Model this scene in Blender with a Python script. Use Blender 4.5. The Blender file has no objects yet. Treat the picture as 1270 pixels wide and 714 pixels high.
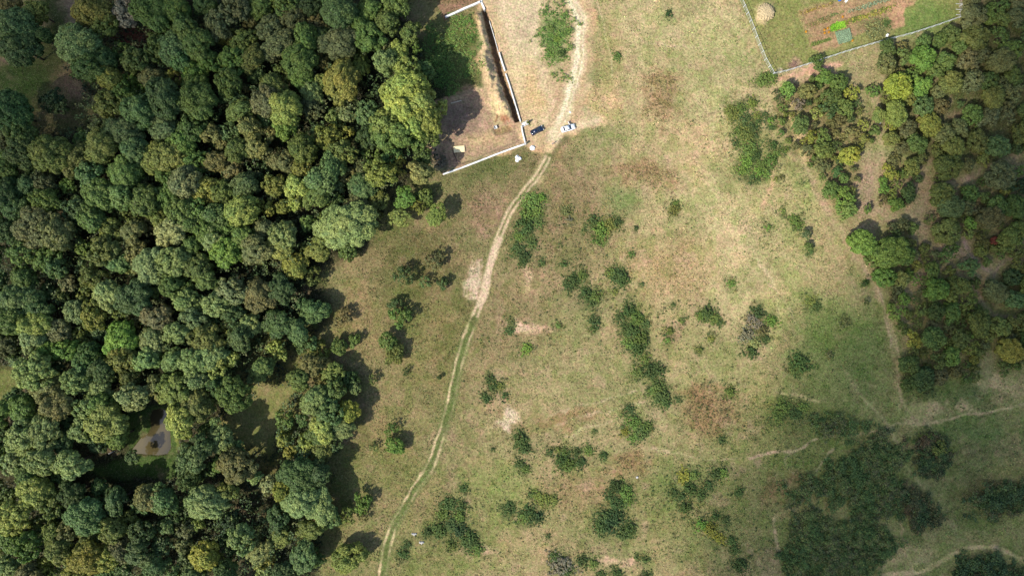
import bpy, math, random
import numpy as np
from mathutils import Vector, Matrix, Euler

# ------------------------------------------------------------------ camera, sky, sun, exposure
scene = bpy.context.scene
COL = scene.collection
RES = 0.25                       # metres covered by one unit of the survey plan
CAM_H = 212.0
def wx(px): return (px - 635.0) * RES
def wy(py): return (357.0 - py) * RES

cam_d = bpy.data.cameras.new('camera')
cam = bpy.data.objects.new('camera', cam_d)
COL.objects.link(cam)
cam.location = (0, 0, CAM_H)
cam.rotation_euler = (0, 0, 0)
cam_d.sensor_width = 36
cam_d.lens = 36 * CAM_H / (1270 * RES)
cam_d.clip_start = 1.0
cam_d.clip_end = 9000
scene.camera = cam

SUN_EL = 43.0
SUN_AZ = 218.0                   # direction towards the sun, degrees counter-clockwise from +X
az = math.radians(SUN_AZ); el = math.radians(SUN_EL)
SUN = Vector((math.cos(el) * math.cos(az), math.cos(el) * math.sin(az), math.sin(el)))
world = bpy.data.worlds.new('World')
scene.world = world
world.use_nodes = True
nt = world.node_tree
bgn = nt.nodes['Background']
sky = nt.nodes.new('ShaderNodeTexSky')
sky.sky_type = 'NISHITA'
sky.sun_disc = False
sky.sun_elevation = el
sky.sun_rotation = math.radians(90.0) - az
sky.altitude = 200
sky.dust_density = 1.6
nt.links.new(sky.outputs[0], bgn.inputs[0])
bgn.inputs[1].default_value = 0.148
sun_d = bpy.data.lights.new('sun', 'SUN')
sun_d.energy = 4.4
sun_d.angle = math.radians(0.6)
sun_d.color = (1.0, 0.95, 0.86)
sun_o = bpy.data.objects.new('sun', sun_d)
COL.objects.link(sun_o)
sun_o.rotation_euler = SUN.to_track_quat('Z', 'Y').to_euler()
sun_o.location = SUN * 500
scene.view_settings.view_transform = 'Standard'
scene.view_settings.look = 'None'
scene.view_settings.gamma = 1
scene.view_settings.use_curve_mapping = False
scene.view_settings.exposure = 0.70
scene.render.engine = 'CYCLES'
scene.cycles.max_bounces = 4
scene.cycles.diffuse_bounces = 2
scene.cycles.glossy_bounces = 2
scene.cycles.transmission_bounces = 2
scene.cycles.transparent_max_bounces = 8
scene.cycles.volume_bounces = 0

# ------------------------------------------------------------------ helpers
rng = np.random.default_rng(11)
random.seed(11)

def lin(c):
    c = np.asarray(c, float) / 255.0
    return np.where(c <= 0.04045, c / 12.92, ((c + 0.055) / 1.055) ** 2.4)

K_LIT = 1.75
def alb(c):
    """base colour of a surface that is seen as c under this sun"""
    return lin(c) / K_LIT

def mesh_np(name, V, F, mat=None, attrs=None, smooth=False):
    """V (n,3); F (m,k) constant k"""
    me = bpy.data.meshes.new(name)
    V = np.ascontiguousarray(V, np.float32); F = np.ascontiguousarray(F, np.int32)
    m, k = F.shape
    me.vertices.add(len(V)); me.vertices.foreach_set('co', V.ravel())
    me.loops.add(m * k); me.loops.foreach_set('vertex_index', F.ravel())
    me.polygons.add(m)
    me.polygons.foreach_set('loop_start', np.arange(0, m * k, k, dtype=np.int32))
    me.polygons.foreach_set('loop_total', np.full(m, k, np.int32))
    me.update(calc_edges=True)
    me.validate()
    if smooth:
        me.polygons.foreach_set('use_smooth', np.ones(m, bool))
    if attrs:
        for an, arr in attrs.items():
            a = me.attributes.new(an, 'FLOAT_COLOR', 'POINT')
            full = np.ones((len(V), 4), np.float32); full[:, :3] = arr
            a.data.foreach_set('color', full.ravel())
    if mat: me.materials.append(mat)
    return me

def link(name, me, parent=None, loc=(0, 0, 0), rot=(0, 0, 0)):
    o = bpy.data.objects.new(name, me)
    COL.objects.link(o)
    o.location = loc; o.rotation_euler = rot
    if parent: o.parent = parent
    return o

def tag(o, label=None, cat=None, group=None, kind=None):
    if label: o['label'] = label
    if cat: o['category'] = cat
    if group: o['group'] = group
    if kind: o['kind'] = kind
    return o

def thing(name, label, cat, loc=(0, 0, 0), rz=0, group=None):
    o = bpy.data.objects.new(name, None)
    COL.objects.link(o); o.location = loc; o.rotation_euler = (0, 0, rz)
    o.empty_display_size = 0.3
    return tag(o, label, cat, group)

class MB:
    """collects polygons"""
    def __init__(s): s.v = []; s.f = []
    def add(s, vs, fs):
        b = len(s.v); s.v += [tuple(v) for v in vs]; s.f += [tuple(i + b for i in f) for f in fs]
    def box(s, c, d, rz=0, M=None):
        x, y, z = d[0] / 2, d[1] / 2, d[2] / 2
        e = min(x, y, z) * 0.12
        vs = []
        for sz, zz in ((-1, -z), (1, z)):
            for (a, b) in ((-x, -y), (x, -y), (x, y), (-x, y)):
                vs.append(Vector((a, b, zz)))
        R = M if M is not None else Matrix.Rotation(rz, 3, 'Z')
        vs = [R @ v + Vector(c) for v in vs]
        s.add(vs, [(0, 3, 2, 1), (4, 5, 6, 7), (0, 1, 5, 4), (1, 2, 6, 5), (2, 3, 7, 6), (3, 0, 4, 7)])
    def tube(s, pts, rad, n=8, cap=True):
        pts = [Vector(p) for p in pts]
        rad = rad if isinstance(rad, (list, tuple)) else [rad] * len(pts)
        vs = []
        up = Vector((0, 0, 1))
        for i, p in enumerate(pts):
            d = (pts[min(i + 1, len(pts) - 1)] - pts[max(i - 1, 0)]).normalized()
            a = d.cross(up if abs(d.z) < 0.9 else Vector((1, 0, 0))).normalized(); b = d.cross(a)
            for k in range(n):
                t = 2 * math.pi * k / n
                vs.append(p + (a * math.cos(t) + b * math.sin(t)) * rad[i])
        fs = []
        for i in range(len(pts) - 1):
            for k in range(n):
                fs.append((i * n + k, i * n + (k + 1) % n, (i + 1) * n + (k + 1) % n, (i + 1) * n + k))
        if cap:
            fs.append(tuple(range(n - 1, -1, -1))); fs.append(tuple((len(pts) - 1) * n + k for k in range(n)))
        s.add(vs, fs)
    def prism(s, poly, z0, z1):
        n = len(poly)
        vs = [(p[0], p[1], z0) for p in poly] + [(p[0], p[1], z1) for p in poly]
        fs = [tuple(range(n - 1, -1, -1)), tuple(range(n, 2 * n))]
        fs += [(k, (k + 1) % n, n + (k + 1) % n, n + k) for k in range(n)]
        s.add(vs, fs)
    def build(s, name, mat, parent=None, loc=(0, 0, 0), rot=(0, 0, 0), bevel=0, smooth=False):
        import bmesh
        me = bpy.data.meshes.new(name)
        me.from_pydata(s.v, [], s.f)
        bm = bmesh.new(); bm.from_mesh(me)
        bmesh.ops.recalc_face_normals(bm, faces=bm.faces)
        if bevel:
            bmesh.ops.bevel(bm, geom=[e for e in bm.edges], offset=bevel, segments=2, affect='EDGES', clamp_overlap=True)
        bm.to_mesh(me); bm.free()
        if smooth:
            for p in me.polygons: p.use_smooth = True
        me.materials.append(mat)
        return link(name, me, parent, loc, rot)

# ---- noise on arrays
def vnoise(X, Y, seed):
    r = np.random.default_rng(seed)
    T = r.random((256, 256))
    xi = np.floor(X).astype(int); yi = np.floor(Y).astype(int)
    fx = X - xi; fy = Y - yi
    fx = fx * fx * (3 - 2 * fx); fy = fy * fy * (3 - 2 * fy)
    a = T[xi & 255, yi & 255]; b = T[(xi + 1) & 255, yi & 255]
    c = T[xi & 255, (yi + 1) & 255]; d = T[(xi + 1) & 255, (yi + 1) & 255]
    return (a * (1 - fx) + b * fx) * (1 - fy) + (c * (1 - fx) + d * fx) * fy
def fbm(X, Y, s, seed, octv=4):
    o = 0; a = 1; t = 0
    for k in range(octv):
        o = o + a * vnoise(X / s + 37.1 * k, Y / s + 11.7 * k, seed + k); t += a; a *= 0.55; s = s / 2
    return o / t
def sstep(a, b, x):
    t = np.clip((x - a) / (b - a), 0, 1); return t * t * (3 - 2 * t)
def seg_dist(X, Y, pts):
    D = np.full(X.shape, 1e9)
    for (ax, ay), (bx, by) in zip(pts[:-1], pts[1:]):
        dx, dy = bx - ax, by - ay; L = dx * dx + dy * dy + 1e-9
        t = np.clip(((X - ax) * dx + (Y - ay) * dy) / L, 0, 1)
        D = np.minimum(D, np.hypot(X - ax - t * dx, Y - ay - t * dy))
    return D
def poly_sd(X, Y, P):
    """signed distance, positive inside"""
    D = seg_dist(X, Y, list(P) + [P[0]])
    ins = np.zeros(X.shape, bool)
    n = len(P)
    for i in range(n):
        x1, y1 = P[i]; x2, y2 = P[(i + 1) % n]
        if y1 == y2: continue
        c = ((y1 > Y) != (y2 > Y)) & (X < (x2 - x1) * (Y - y1) / (y2 - y1) + x1)
        ins ^= c
    return np.where(ins, D, -D)
def smooth_line(pts, n=6):
    P = [np.array(p, float) for p in pts]; out = []
    for i in range(len(P) - 1):
        p0 = P[max(i - 1, 0)]; p1 = P[i]; p2 = P[i + 1]; p3 = P[min(i + 2, len(P) - 1)]
        for k in range(n):
            t = k / n
            out.append(tuple(0.5 * (2 * p1 + (p2 - p0) * t + (2 * p0 - 5 * p1 + 4 * p2 - p3) * t * t + (3 * p1 - p0 - 3 * p2 + p3) * t ** 3)))
    out.append(tuple(P[-1])); return out

# ------------------------------------------------------------------ materials
def new_mat(name):
    m = bpy.data.materials.new(name); m.use_nodes = True
    return m, m.node_tree, m.node_tree.nodes['Principled BSDF']
def N(nt, t, **kw):
    n = nt.nodes.new(t)
    for k, v in kw.items(): setattr(n, k, v)
    return n
def mix_rgb(nt, a, b, fac, mode='MIX'):
    n = nt.nodes.new('ShaderNodeMix'); n.data_type = 'RGBA'; n.blend_type = mode
    for s, v in ((0, fac), (6, a), (7, b)):
        if hasattr(v, 'links'): nt.links.new(v, n.inputs[s])
        elif s == 0: n.inputs[0].default_value = v
        else: n.inputs[s].default_value = (*v[:3], 1)
    return n.outputs[2]
def noise_out(nt, scale, detail=3, rough=0.6, coord='Object'):
    tc = N(nt, 'ShaderNodeTexCoord'); n = N(nt, 'ShaderNodeTexNoise')
    n.inputs['Scale'].default_value = scale; n.inputs['Detail'].default_value = detail
    n.inputs['Roughness'].default_value = rough
    nt.links.new(tc.outputs[coord], n.inputs['Vector'])
    return n.outputs[0]
def ramp(nt, src, a, b, lo=0.0, hi=1.0):
    n = N(nt, 'ShaderNodeMapRange'); n.inputs[1].default_value = a; n.inputs[2].default_value = b
    n.inputs[3].default_value = lo; n.inputs[4].default_value = hi
    nt.links.new(src, n.inputs[0]); return n.outputs[0]
def scale_col(nt, col, val):
    n = N(nt, 'ShaderNodeVectorMath', operation='SCALE')
    nt.links.new(col, n.inputs[0]); nt.links.new(val, n.inputs['Scale']); return n.outputs[0]

def simple_mat(name, col, rough=0.8, metal=0, var=0.25, scale=3.0, spec=0.3, bump=0.0):
    m, nt, p = new_mat(name)
    c = [float(x) for x in col]
    nz = noise_out(nt, scale, 4)
    f = ramp(nt, nz, 0.3, 0.7, 1 - var, 1 + var * 0.6)
    rgb = N(nt, 'ShaderNodeRGB'); rgb.outputs[0].default_value = (*c, 1)
    nt.links.new(scale_col(nt, rgb.outputs[0], f), p.inputs['Base Color'])
    p.inputs['Roughness'].default_value = rough; p.inputs['Metallic'].default_value = metal
    p.inputs['Specular IOR Level'].default_value = spec
    if bump:
        b = N(nt, 'ShaderNodeBump'); b.inputs['Strength'].default_value = bump; b.inputs['Distance'].default_value = 0.1
        nt.links.new(nz, b.inputs['Height']); nt.links.new(b.outputs[0], p.inputs['Normal'])
    return m

def scale_half(nt, v, k):
    n = N(nt, 'ShaderNodeMath', operation='MULTIPLY'); nt.links.new(v, n.inputs[0]); n.inputs[1].default_value = k; return n.outputs[0]

def ground_mat():
    m, nt, p = new_mat('ground')
    at = N(nt, 'ShaderNodeAttribute', attribute_name='soil')
    f1 = ramp(nt, noise_out(nt, 1.6, 3, 0.7), 0.28, 0.72, 0.52, 1.48)
    f2 = ramp(nt, noise_out(nt, 0.33, 4, 0.65), 0.3, 0.7, 0.86, 1.14)
    c = scale_col(nt, scale_col(nt, at.outputs[0], f1), f2)
    speck = ramp(nt, noise_out(nt, 3.4, 2, 0.6), 0.58, 0.74)
    c = mix_rgb(nt, c, (0.45, 0.39, 0.28), scale_half(nt, speck, .36))
    # greener and drier tussocks mixed through
    g = mix_rgb(nt, (0.84, 1.02, 0.74), (1.14, 0.98, 0.99), ramp(nt, noise_out(nt, 0.9, 4, 0.7), 0.36, 0.64))
    c = mix_rgb(nt, c, g, 0.75, 'MULTIPLY')
    nt.links.new(c, p.inputs['Base Color'])
    p.inputs['Roughness'].default_value = 1; p.inputs['Specular IOR Level'].default_value = 0.1
    b = N(nt, 'ShaderNodeBump'); b.inputs['Strength'].default_value = 0.55; b.inputs['Distance'].default_value = 0.35
    nt.links.new(noise_out(nt, 2.2, 4, 0.7), b.inputs['Height'])
    nt.links.new(b.outputs[0], p.inputs['Normal'])
    return m

def leaf_mat(name, use_obj=True, transl=0.28):
    """leaf colour = object colour (or attribute 'tint') varied per leaf and per bough by attribute 'lv'"""
    m, nt, p = new_mat(name)
    lv = N(nt, 'ShaderNodeAttribute', attribute_name='lv')
    sep = N(nt, 'ShaderNodeSeparateColor'); nt.links.new(lv.outputs[0], sep.inputs[0])
    if use_obj:
        oi = N(nt, 'ShaderNodeObjectInfo'); base = oi.outputs['Color']
    else:
        base = N(nt, 'ShaderNodeAttribute', attribute_name='tint').outputs[0]
    f = ramp(nt, sep.outputs[0], 0, 1, 0.42, 1.75)
    c = scale_col(nt, base, f)
    t = mix_rgb(nt, (0.80, 0.96, 0.92), (1.20, 1.12, 0.92), sep.outputs[1])
    c = mix_rgb(nt, c, t, 1.0, 'MULTIPLY')
    nt.links.new(c, p.inputs['Base Color'])
    p.inputs['Roughness'].default_value = 0.62; p.inputs['Specular IOR Level'].default_value = 0.25
    tr = N(nt, 'ShaderNodeBsdfTranslucent'); nt.links.new(mix_rgb(nt, c, (1.1, 1.2, 0.5), 1.0, 'MULTIPLY'), tr.inputs[0])
    mx = N(nt, 'ShaderNodeMixShader'); mx.inputs[0].default_value = transl
    nt.links.new(p.outputs[0], mx.inputs[1]); nt.links.new(tr.outputs[0], mx.inputs[2])
    nt.links.new(mx.outputs[0], nt.nodes['Material Output'].inputs[0])
    return m

M_GROUND = ground_mat()
M_LEAF = leaf_mat('foliage')
M_TUFT = leaf_mat('tussock_blades', use_obj=False, transl=0.15)
M_BARK = simple_mat('bark', (0.10, 0.075, 0.055), 0.95, var=0.4, scale=4, bump=0.4)

# ------------------------------------------------------------------ plan data (survey units, x right, y down)
TRACK = smooth_line([(684,182),(676,202),(665,220),(652,236),(634,260),(622,285),(612,312),(604,345),(597,372),(586,400),(576,430),(567,462),(560,492),(553,520),(543,555),(533,580),(516,605),(501,630),(488,655),(480,680),(474,714),(468,760)])
TRACK_TOP = smooth_line([(690,-45),(706,-6),(717,20),(721,50),(718,78),(711,102),(703,130),(694,155),(684,182)])
RIDGE = smooth_line([(593,24),(596,45),(602,72),(609,98),(617,120),(628,140)])
TRENCH = smooth_line([(601,14),(606.5,38),(614.5,66),(623,96),(631.5,122),(641,148)])
POND = [(168,549),(174,541),(182,537),(186,529),(184,517),(188,507),(200,505),(209,510),(211,524),(212,540),(213,556),(208,564),(196,566),(184,565),(172,564),(163,566),(161,558)]
FOREST_L = [(-60,165),(20,158),(50,160),(75,165),(100,160),(112,140),(108,108),(98,80),(74,58),(78,45),(97,38),(100,-60),(512,-60),(508,10),(520,45),(530,70),(545,95),(556,150),(552,178),(530,195),(522,225),(512,232),(490,225),(478,250),(462,285),(455,300),(430,320),(400,335),(396,352),(408,385),(404,405),(392,425),(395,440),(438,462),(452,495),(450,540),(418,560),(428,590),(424,640),(412,662),(385,680),(398,720),(400,770),(-60,770)]
HOLES = [  # glades inside the left wood; the last is a gap dark with tree shade
 [(158,505),(185,498),(214,503),(224,520),(224,545),(218,572),(232,592),(150,592),(110,585),(112,572),(150,570)],
 [(-60,452),(28,455),(32,475),(24,500),(-60,505)],
 [(320,478),(372,480),(352,500),(345,530),(335,560),(300,550),(280,525),(285,510),(315,500)],
 [(150,30),(185,35),(190,60),(165,62),(140,50)],
 [(438,95),(475,100),(470,125),(450,130),(440,115)]]
CLEARING = [(50,-60),(106,-60),(102,35),(88,45),(74,60),(80,92),(100,108),(110,130),(104,155),(75,162),(50,158),(-60,160),(-60,75),(40,74),(55,40)]
FOREST_R = [(1095,62),(1130,52),(1190,38),(1195,-60),(1330,-60),(1330,190),(1270,183),(1230,203),(1195,196),(1165,200),(1135,197),(1118,185),(1100,172),(1092,150),(1083,110),(1092,90)]
THICKET = [(978,112),(1010,92),(1040,95),(1058,110),(1070,140),(1085,160),(1080,175),(1064,190),(1062,230),(1064,262),(1048,270),(1030,245),(1010,210),(990,190),(970,165),(965,130)]
SITE = [(594,5),(602,-60),(745,-60),(735,10),(738,60),(735,105),(722,130),(745,145),(742,158),(715,162),(694,178),(682,186),(660,183),(651,181),(553,216),(518,197),(513,185),(538,170),(540,128),(598,105),(592,60)]
GARDEN = [(905,-60),(916,-2),(957,93),(1190,24),(1189,-60)]


def parse(s):
    out = []
    for it in s.split(';'):
        f = it.split()
        if len(f) < 4: continue
        out.append([float(f[0]), float(f[1]), float(f[2]), f[3]])
    return out

SHR = parse("""660 250 9 g;655 265 9 g;650 280 10 d;665 262 7 g;672 245 5 G;668 275 6 g;640 310 7 d;650 318 7 d;660 300 6 d;672 325 4 d;648 325 5 d;644 293 5 g;
703 262 6 n;706 273 4 k;724 286 3 d;735 275 7 d;745 285 9 g;755 280 8 o;765 277 6 d;742 298 6 g;788 283 3 d;783 316 4 g;700 328 4 d;720 330 2 d;765 342 9 d;772 345 8 d;758 338 6 g;710 348 8 d;722 342 7 g;705 354 6 d;727 365 8 d;738 368 7 g;735 375 6 d;737 398 6 d;735 408 4 d;762 362 4 o;
780 385 8 d;790 395 8 g;785 410 9 d;795 420 9 g;790 432 9 d;780 425 7 g;800 402 6 d;768 393 6 d;800 445 6 g;805 460 9 d;790 460 6 g;817 457 7 d;775 408 6 d;
653 432 6 G;632 410 5 d;633 400 5 n;693 403 4 g;876 388 8 d;885 395 7 g;870 392 6 g;892 400 4 d;846 397 4 g;830 410 5 o;827 421 4 g;882 420 4 y;867 434 4 o;836 260 6 o;838 251 4 g;907 352 5 g;835 378 3 d;796 353 3 d;
646 545 8 d;650 556 7 d;645 575 6 d;652 581 5 g;612 480 6 d;620 478 5 o;603 495 5 d;612 556 3 d;608 470 5 d;600 490 4 d;626 492 4 d;
815 480 9 g;820 491 10 d;825 499 6 d;840 495 4 d;808 485 5 g;779 508 6 d;785 523 8 g;796 535 8 d;801 529 6 g;785 541 6 g;775 535 5 Y;
697 570 8 d;706 576 8 g;720 572 6 d;700 560 5 g;715 560 5 d;730 558 5 g;748 565 5 d;682 560 4 d;693 557 4 o;
765 603 8 d;776 611 8 g;755 650 11 D;763 640 9 D;750 640 8 d;744 653 7 d;780 655 8 d;771 661 7 d;765 625 8 d;779 621 6 g;757 614 6 d;
631 630 8 d;655 636 9 d;666 641 7 D;675 620 8 o;667 615 6 o;650 641 7 g;686 620 5 o;659 612 4 d;680 664 3 d;738 534 3 d;695 699 12 k;688 690 6 d;704 706 6 d;722 695 7 d;736 698 6 g;745 711 5 d;765 710 6 d;790 690 4 d;801 711 5 d;800 692 4 d;
848 590 7 Y;859 589 6 g;855 606 8 d;845 615 5 d;850 628 8 d;870 612 6 d;835 611 5 d;877 601 6 d;888 588 7 d;896 586 6 g;868 650 7 G;880 655 8 Y;891 666 7 Y;900 645 6 d;907 670 6 d;910 681 5 d;886 640 5 d;905 485 6 g;895 545 4 d;916 610 6 d;917 700 8 d;
575 605 5 d;555 625 8 d;550 636 7 g;545 656 9 d;560 650 8 d;571 656 9 D;580 667 10 d;590 681 7 g;586 672 8 d;530 660 6 d;570 640 7 g;573 627 6 d;505 675 5 d;500 686 5 d;560 676 6 g;497 693 4 n;
918 135 7 g;908 141 8 o;925 150 7 d;930 160 7 d;924 167 9 o;914 164 6 g;935 170 5 d;938 145 5 o;928 184 9 g;925 200 8 G;935 191 8 d;920 211 6 g;945 206 8 g;955 200 8 g;940 213 7 G;950 216 5 g;958 180 6 d;962 191 5 g;955 151 4 G;960 148 4 d;957 160 4 d;973 186 4 g;963 222 3 o;970 220 3 r;948 144 4 d;933 129 6 o;940 153 4 d;932 222 4 d;938 223 4 d;925 213 5 g;912 178 5 d;
932 396 7 k;940 388 7 d;956 398 7 G;925 415 8 k;935 425 7 p;945 409 7 r;930 436 7 d;940 404 6 k;949 420 5 d;992 450 10 d;985 457 7 g;1005 373 6 o;1012 380 5 d;1048 400 6 n;985 273 6 g;953 283 4 G;990 280 5 g;970 262 4 o;1004 312 4 d;
829 18 4 D;765 70 5 g;691 48 5 G;697 66 5 d;684 35 4 g;683 68 4 G;703 40 4 g;947 100 8 g;957 96 6 g;1028 440 4 n;1090 340 4 d;1073 350 4 g;
1085 40 11 n;1100 30 5 d;655 153 2 g;706 137 0 x;545 203 8 k;970 505 9 g;985 512 8 d;965 518 6 g;995 505 6 g;1165 555 10 o;1150 545 8 g;1160 572 8 r;1172 560 6 o""")
# ------------------------------------------------------------------ ground sheet
def axis(lo, hi, step, far):
    mid = np.arange(lo, hi + step * 0.5, step)
    g = []; d = step * 2; x = hi
    while x < far:
        x += d; d *= 1.35; g.append(x)
    g = np.array(g)
    return np.concatenate([(lo + hi) - g[::-1], mid, g])
STEP = 0.38
GX = axis(-180.0, 180.0, STEP, 3500.0)
GY = axis(-108.0, 108.0, STEP, 3500.0)
WX, WY = np.meshgrid(GX, GY, indexing='ij')
PX = WX / RES + 635.0; PY = 357.0 - WY / RES
inner = (np.abs(WX) < 260) & (np.abs(WY) < 200)
# warped coordinates give natural edges
n1 = fbm(PX, PY, 26, 3); n2 = fbm(PX, PY, 26, 17)
n3 = fbm(PX, PY, 7, 29, 3); n4 = fbm(PX, PY, 7, 41, 3)
QX = PX + (n1 - .5) * 22 + (n3 - .5) * 7
QY = PY + (n2 - .5) * 22 + (n4 - .5) * 7
fine = fbm(PX, PY, 9, 53, 4)
broad = fbm(PX, PY, 150, 61, 4)
mid = fbm(PX, PY, 45, 71, 4)
grain = fbm(PX, PY, 3.5, 83, 2)

G = np.zeros(PX.shape + (3,))
def setc(mask, col):
    c = alb(col); G[:] = G * (1 - mask[..., None]) + c * mask[..., None]
def blob(cx, cy, rx, ry, col, s=1.0, soft=0.6, rot=0, breakup=0.5):
    a = math.radians(rot); dx = QX - cx; dy = QY - cy
    u = (dx * math.cos(a) + dy * math.sin(a)) / rx; v = (-dx * math.sin(a) + dy * math.cos(a)) / ry
    d = np.hypot(u, v) + (fine - .5) * breakup
    setc(sstep(1 + soft * .5, 1 - soft, d) * s, col)
def pol(P, col, s=1.0, soft=6, warp=True, breakup=0):
    x, y = (QX, QY) if warp else (PX, PY)
    d = poly_sd(x, y, P) + (fine - .5) * breakup
    setc(sstep(-soft, soft, d) * s, col)
rut_n = fbm(PX, PY, 18, 307, 3)
def stroke(pts, w, col, s=1.0, soft=2.0, warp=0.3, breakup=0, off=0):
    x = PX + (QX - PX) * warp; y = PY + (QY - PY) * warp
    pts = smooth_line(pts) if len(pts) < 15 else pts
    if off:
        pp = []
        for i in range(len(pts)):
            a = np.array(pts[max(i - 1, 0)]); b = np.array(pts[min(i + 1, len(pts) - 1)]); t = b - a; t = t / (np.hypot(*t) + 1e-9)
            pp.append((pts[i][0] - t[1] * off, pts[i][1] + t[0] * off))
        pts = pp
    d = seg_dist(x, y, pts) + (fine - .5) * breakup
    setc(sstep(w / 2 + soft, max(w / 2 - soft, 0), d) * s, col)

G[:] = alb((152, 139, 97))
# broad zones of pasture
setc(sstep(.44, .62, broad) * .55, (140, 138, 88))
blob(850, 60, 170, 150, (181, 168, 119), .85, .8)
blob(830, 300, 130, 170, (178, 163, 114), .75, .8)
blob(960, 270, 80, 180, (172, 160, 108), .75, .8, rot=-20)
blob(700, 270, 90, 105, (128, 112, 78), .85, .8)
blob(660, 230, 60, 60, (122, 108, 74), .8, .8)
blob(640, 400, 60, 90, (130, 116, 78), .7, .8)
blob(520, 330, 80, 75, (110, 104, 64), .9, .7)
blob(560, 410, 40, 60, (118, 112, 68), .8, .8)
blob(905, 270, 60, 150, (192, 178, 128), .65, .8, -12)
blob(960, 385, 40, 40, (190, 172, 120), .6, .8)
blob(880, 60, 110, 60, (186, 174, 124), .5, .8)
blob(530, 430, 60, 90, (132, 124, 76), .75, .8)
blob(700, 480, 90, 60, (152, 142, 96), .8, .8)
blob(600, 640, 130, 75, (136, 136, 80), .8, .8)
blob(480, 560, 50, 70, (136, 130, 78), .7, .8)
blob(440, 400, 40, 60, (152, 132, 88), .6, .8)
blob(1030, 430, 60, 90, (126, 128, 82), .9, .8, rot=-25)
blob(960, 560, 120, 80, (126, 126, 74), .8, .8)
blob(890, 650, 130, 70, (122, 124, 72), .85, .8)
blob(760, 620, 90, 60, (132, 124, 78), .7, .8)
blob(770, 420, 50, 80, (134, 130, 82), .6, .8)
blob(1200, 590, 100, 70, (118, 116, 78), .9, .8)
blob(1210, 540, 70, 30, (100, 114, 68), .8, .8)
blob(1190, 490, 60, 30, (98, 112, 66), .8, .8)
blob(1140, 620, 30, 60, (122, 118, 82), .7, .8)
blob(590, 230, 60, 45, (140, 128, 90), .6)
blob(598, 262, 32, 34, (158, 126, 102), .75, .7)
blob(610, 205, 40, 16, (112, 112, 66), .7, .7, rot=-15)
setc(sstep(.55, .7, mid) * .4 * inner, (166, 142, 104))
setc(sstep(.5, .3, mid) * .35 * inner, (118, 122, 70))
# green and pale patches
for a in [(770,245,26,20,(112,128,72),.8),(690,45,26,44,(104,124,62),.9),(745,180,30,20,(132,134,84),.6),(870,55,50,30,(158,156,98),.5),
          (1000,235,25,35,(148,154,92),.7),(800,470,22,40,(122,124,76),.6),(840,600,45,40,(112,118,68),.75),(960,510,40,25,(112,118,62),.75),
          (790,400,24,40,(124,126,72),.5),(870,430,40,30,(140,136,86),.7),(570,660,50,40,(124,124,76),.6),(700,640,60,30,(140,130,86),.5),
          (560,60,36,45,(98,112,56),.95),(532,100,30,60,(76,92,44),.9),(570,110,34,22,(92,98,52),.8),(745,660,60,40,(116,120,70),.55),
          (1100,110,18,50,(152,140,102),.8),(1090,85,25,30,(146,140,94),.8),(1105,190,30,16,(140,140,92),.8),(1075,230,18,45,(150,132,102),.9),
          (720,372,60,14,(118,112,74),.5),(648,300,18,30,(104,110,62),.5),(668,262,14,26,(98,104,58),.5),
          (1240,30,40,40,(120,118,76),.8),(1225,615,50,26,(98,88,60),.8),(1200,560,70,14,(126,108,84),.5),(1205,640,60,18,(108,110,68),.6)]:
    blob(*a[:4], a[4], a[5], .8)
for a in [(760,160,30,14,(128,134,78),.6),(830,420,40,40,(140,138,84),.5),(940,470,40,30,(134,134,78),.5),(700,610,40,16,(138,134,80),.5),(880,610,60,40,(104,114,62),.7),(910,670,50,30,(104,116,62),.7),(1000,520,50,20,(106,114,62),.7),(620,600,50,30,(130,138,78),.6),(560,700,60,16,(132,138,78),.6),(990,300,30,50,(156,152,98),.5),(930,200,50,60,(142,140,84),.6),(1010,410,40,40,(116,124,72),.7),(1075,440,30,60,(112,122,72),.7)]:
    blob(*a[:4], a[4], a[5], .8, 0, .9)
blob(600, 215, 34, 14, (100, 106, 60), .8, .8, -15)
# dead brown weeds
for a in [(820,118,28,44,-5),(800,212,46,18,8),(878,512,34,34,0),(784,572,24,20,0),(745,110,14,20,0),(735,75,14,26,0),(832,410,10,14,0),(870,485,24,12,0),(700,520,50,12,-10),(1000,600,30,16,20),(960,610,16,20,0),(1140,420,8,20,0)]:
    blob(*a[:4], (142, 112, 78), .68, .8, a[4], 1.4)
blob(835, 330, 70, 40, (176, 146, 104), .5, .8, 0, 1.2)
blob(720, 610, 60, 24, (150, 124, 90), .55, .8, 0, 1.2)
blob(860, 175, 40, 30, (182, 158, 112), .5)
blob(870, 190, 18, 40, (192, 168, 122), .5)
# bare pinkish soil
for a in [(588,345,11,24),(627,520,13,18),(652,345,8,20),(646,402,16,10),(672,408,20,6),(1150,508,30,15),(1197,508,14,9),(1252,478,30,18),(1120,692,34,18),(760,692,30,7),(590,682,26,6),(1120,390,14,40),(1140,345,16,40),(1180,310,20,10),(1240,470,30,10),(985,92,30,9),(1010,90,26,8),(1195,45,7,14),(1175,200,24,6)]:
    blob(*a, (192, 164, 128), .85, .7, 0, 1.7)
blob(588, 345, 8, 20, (216, 196, 164), .8, .6, 8, 1.8)
blob(627, 522, 10, 14, (216, 196, 164), .9, .6, 0, 1.8)
blob(646, 402, 12, 7, (206, 182, 146), .7, .6, 0, 1.8)
blob(622, 480, 8, 30, (172, 150, 116), .6, .8, 0, 1.4)
# faint terraces and cattle paths in the pasture
for P in [[(680,515),(730,500),(790,486)],[(690,528),(740,512),(800,500)],[(700,540),(760,520)],[(950,350),(980,385),(990,410)],[(925,300),(955,345),(970,400)],[(900,120),(880,180),(885,230)],
          [(770,30),(800,50),(830,55),(900,70)],[(790,555),(840,562),(872,572),(930,570)]]:
    stroke(P, 1.2, (198, 178, 140), .42, 1.4, .6, 6)
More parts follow.
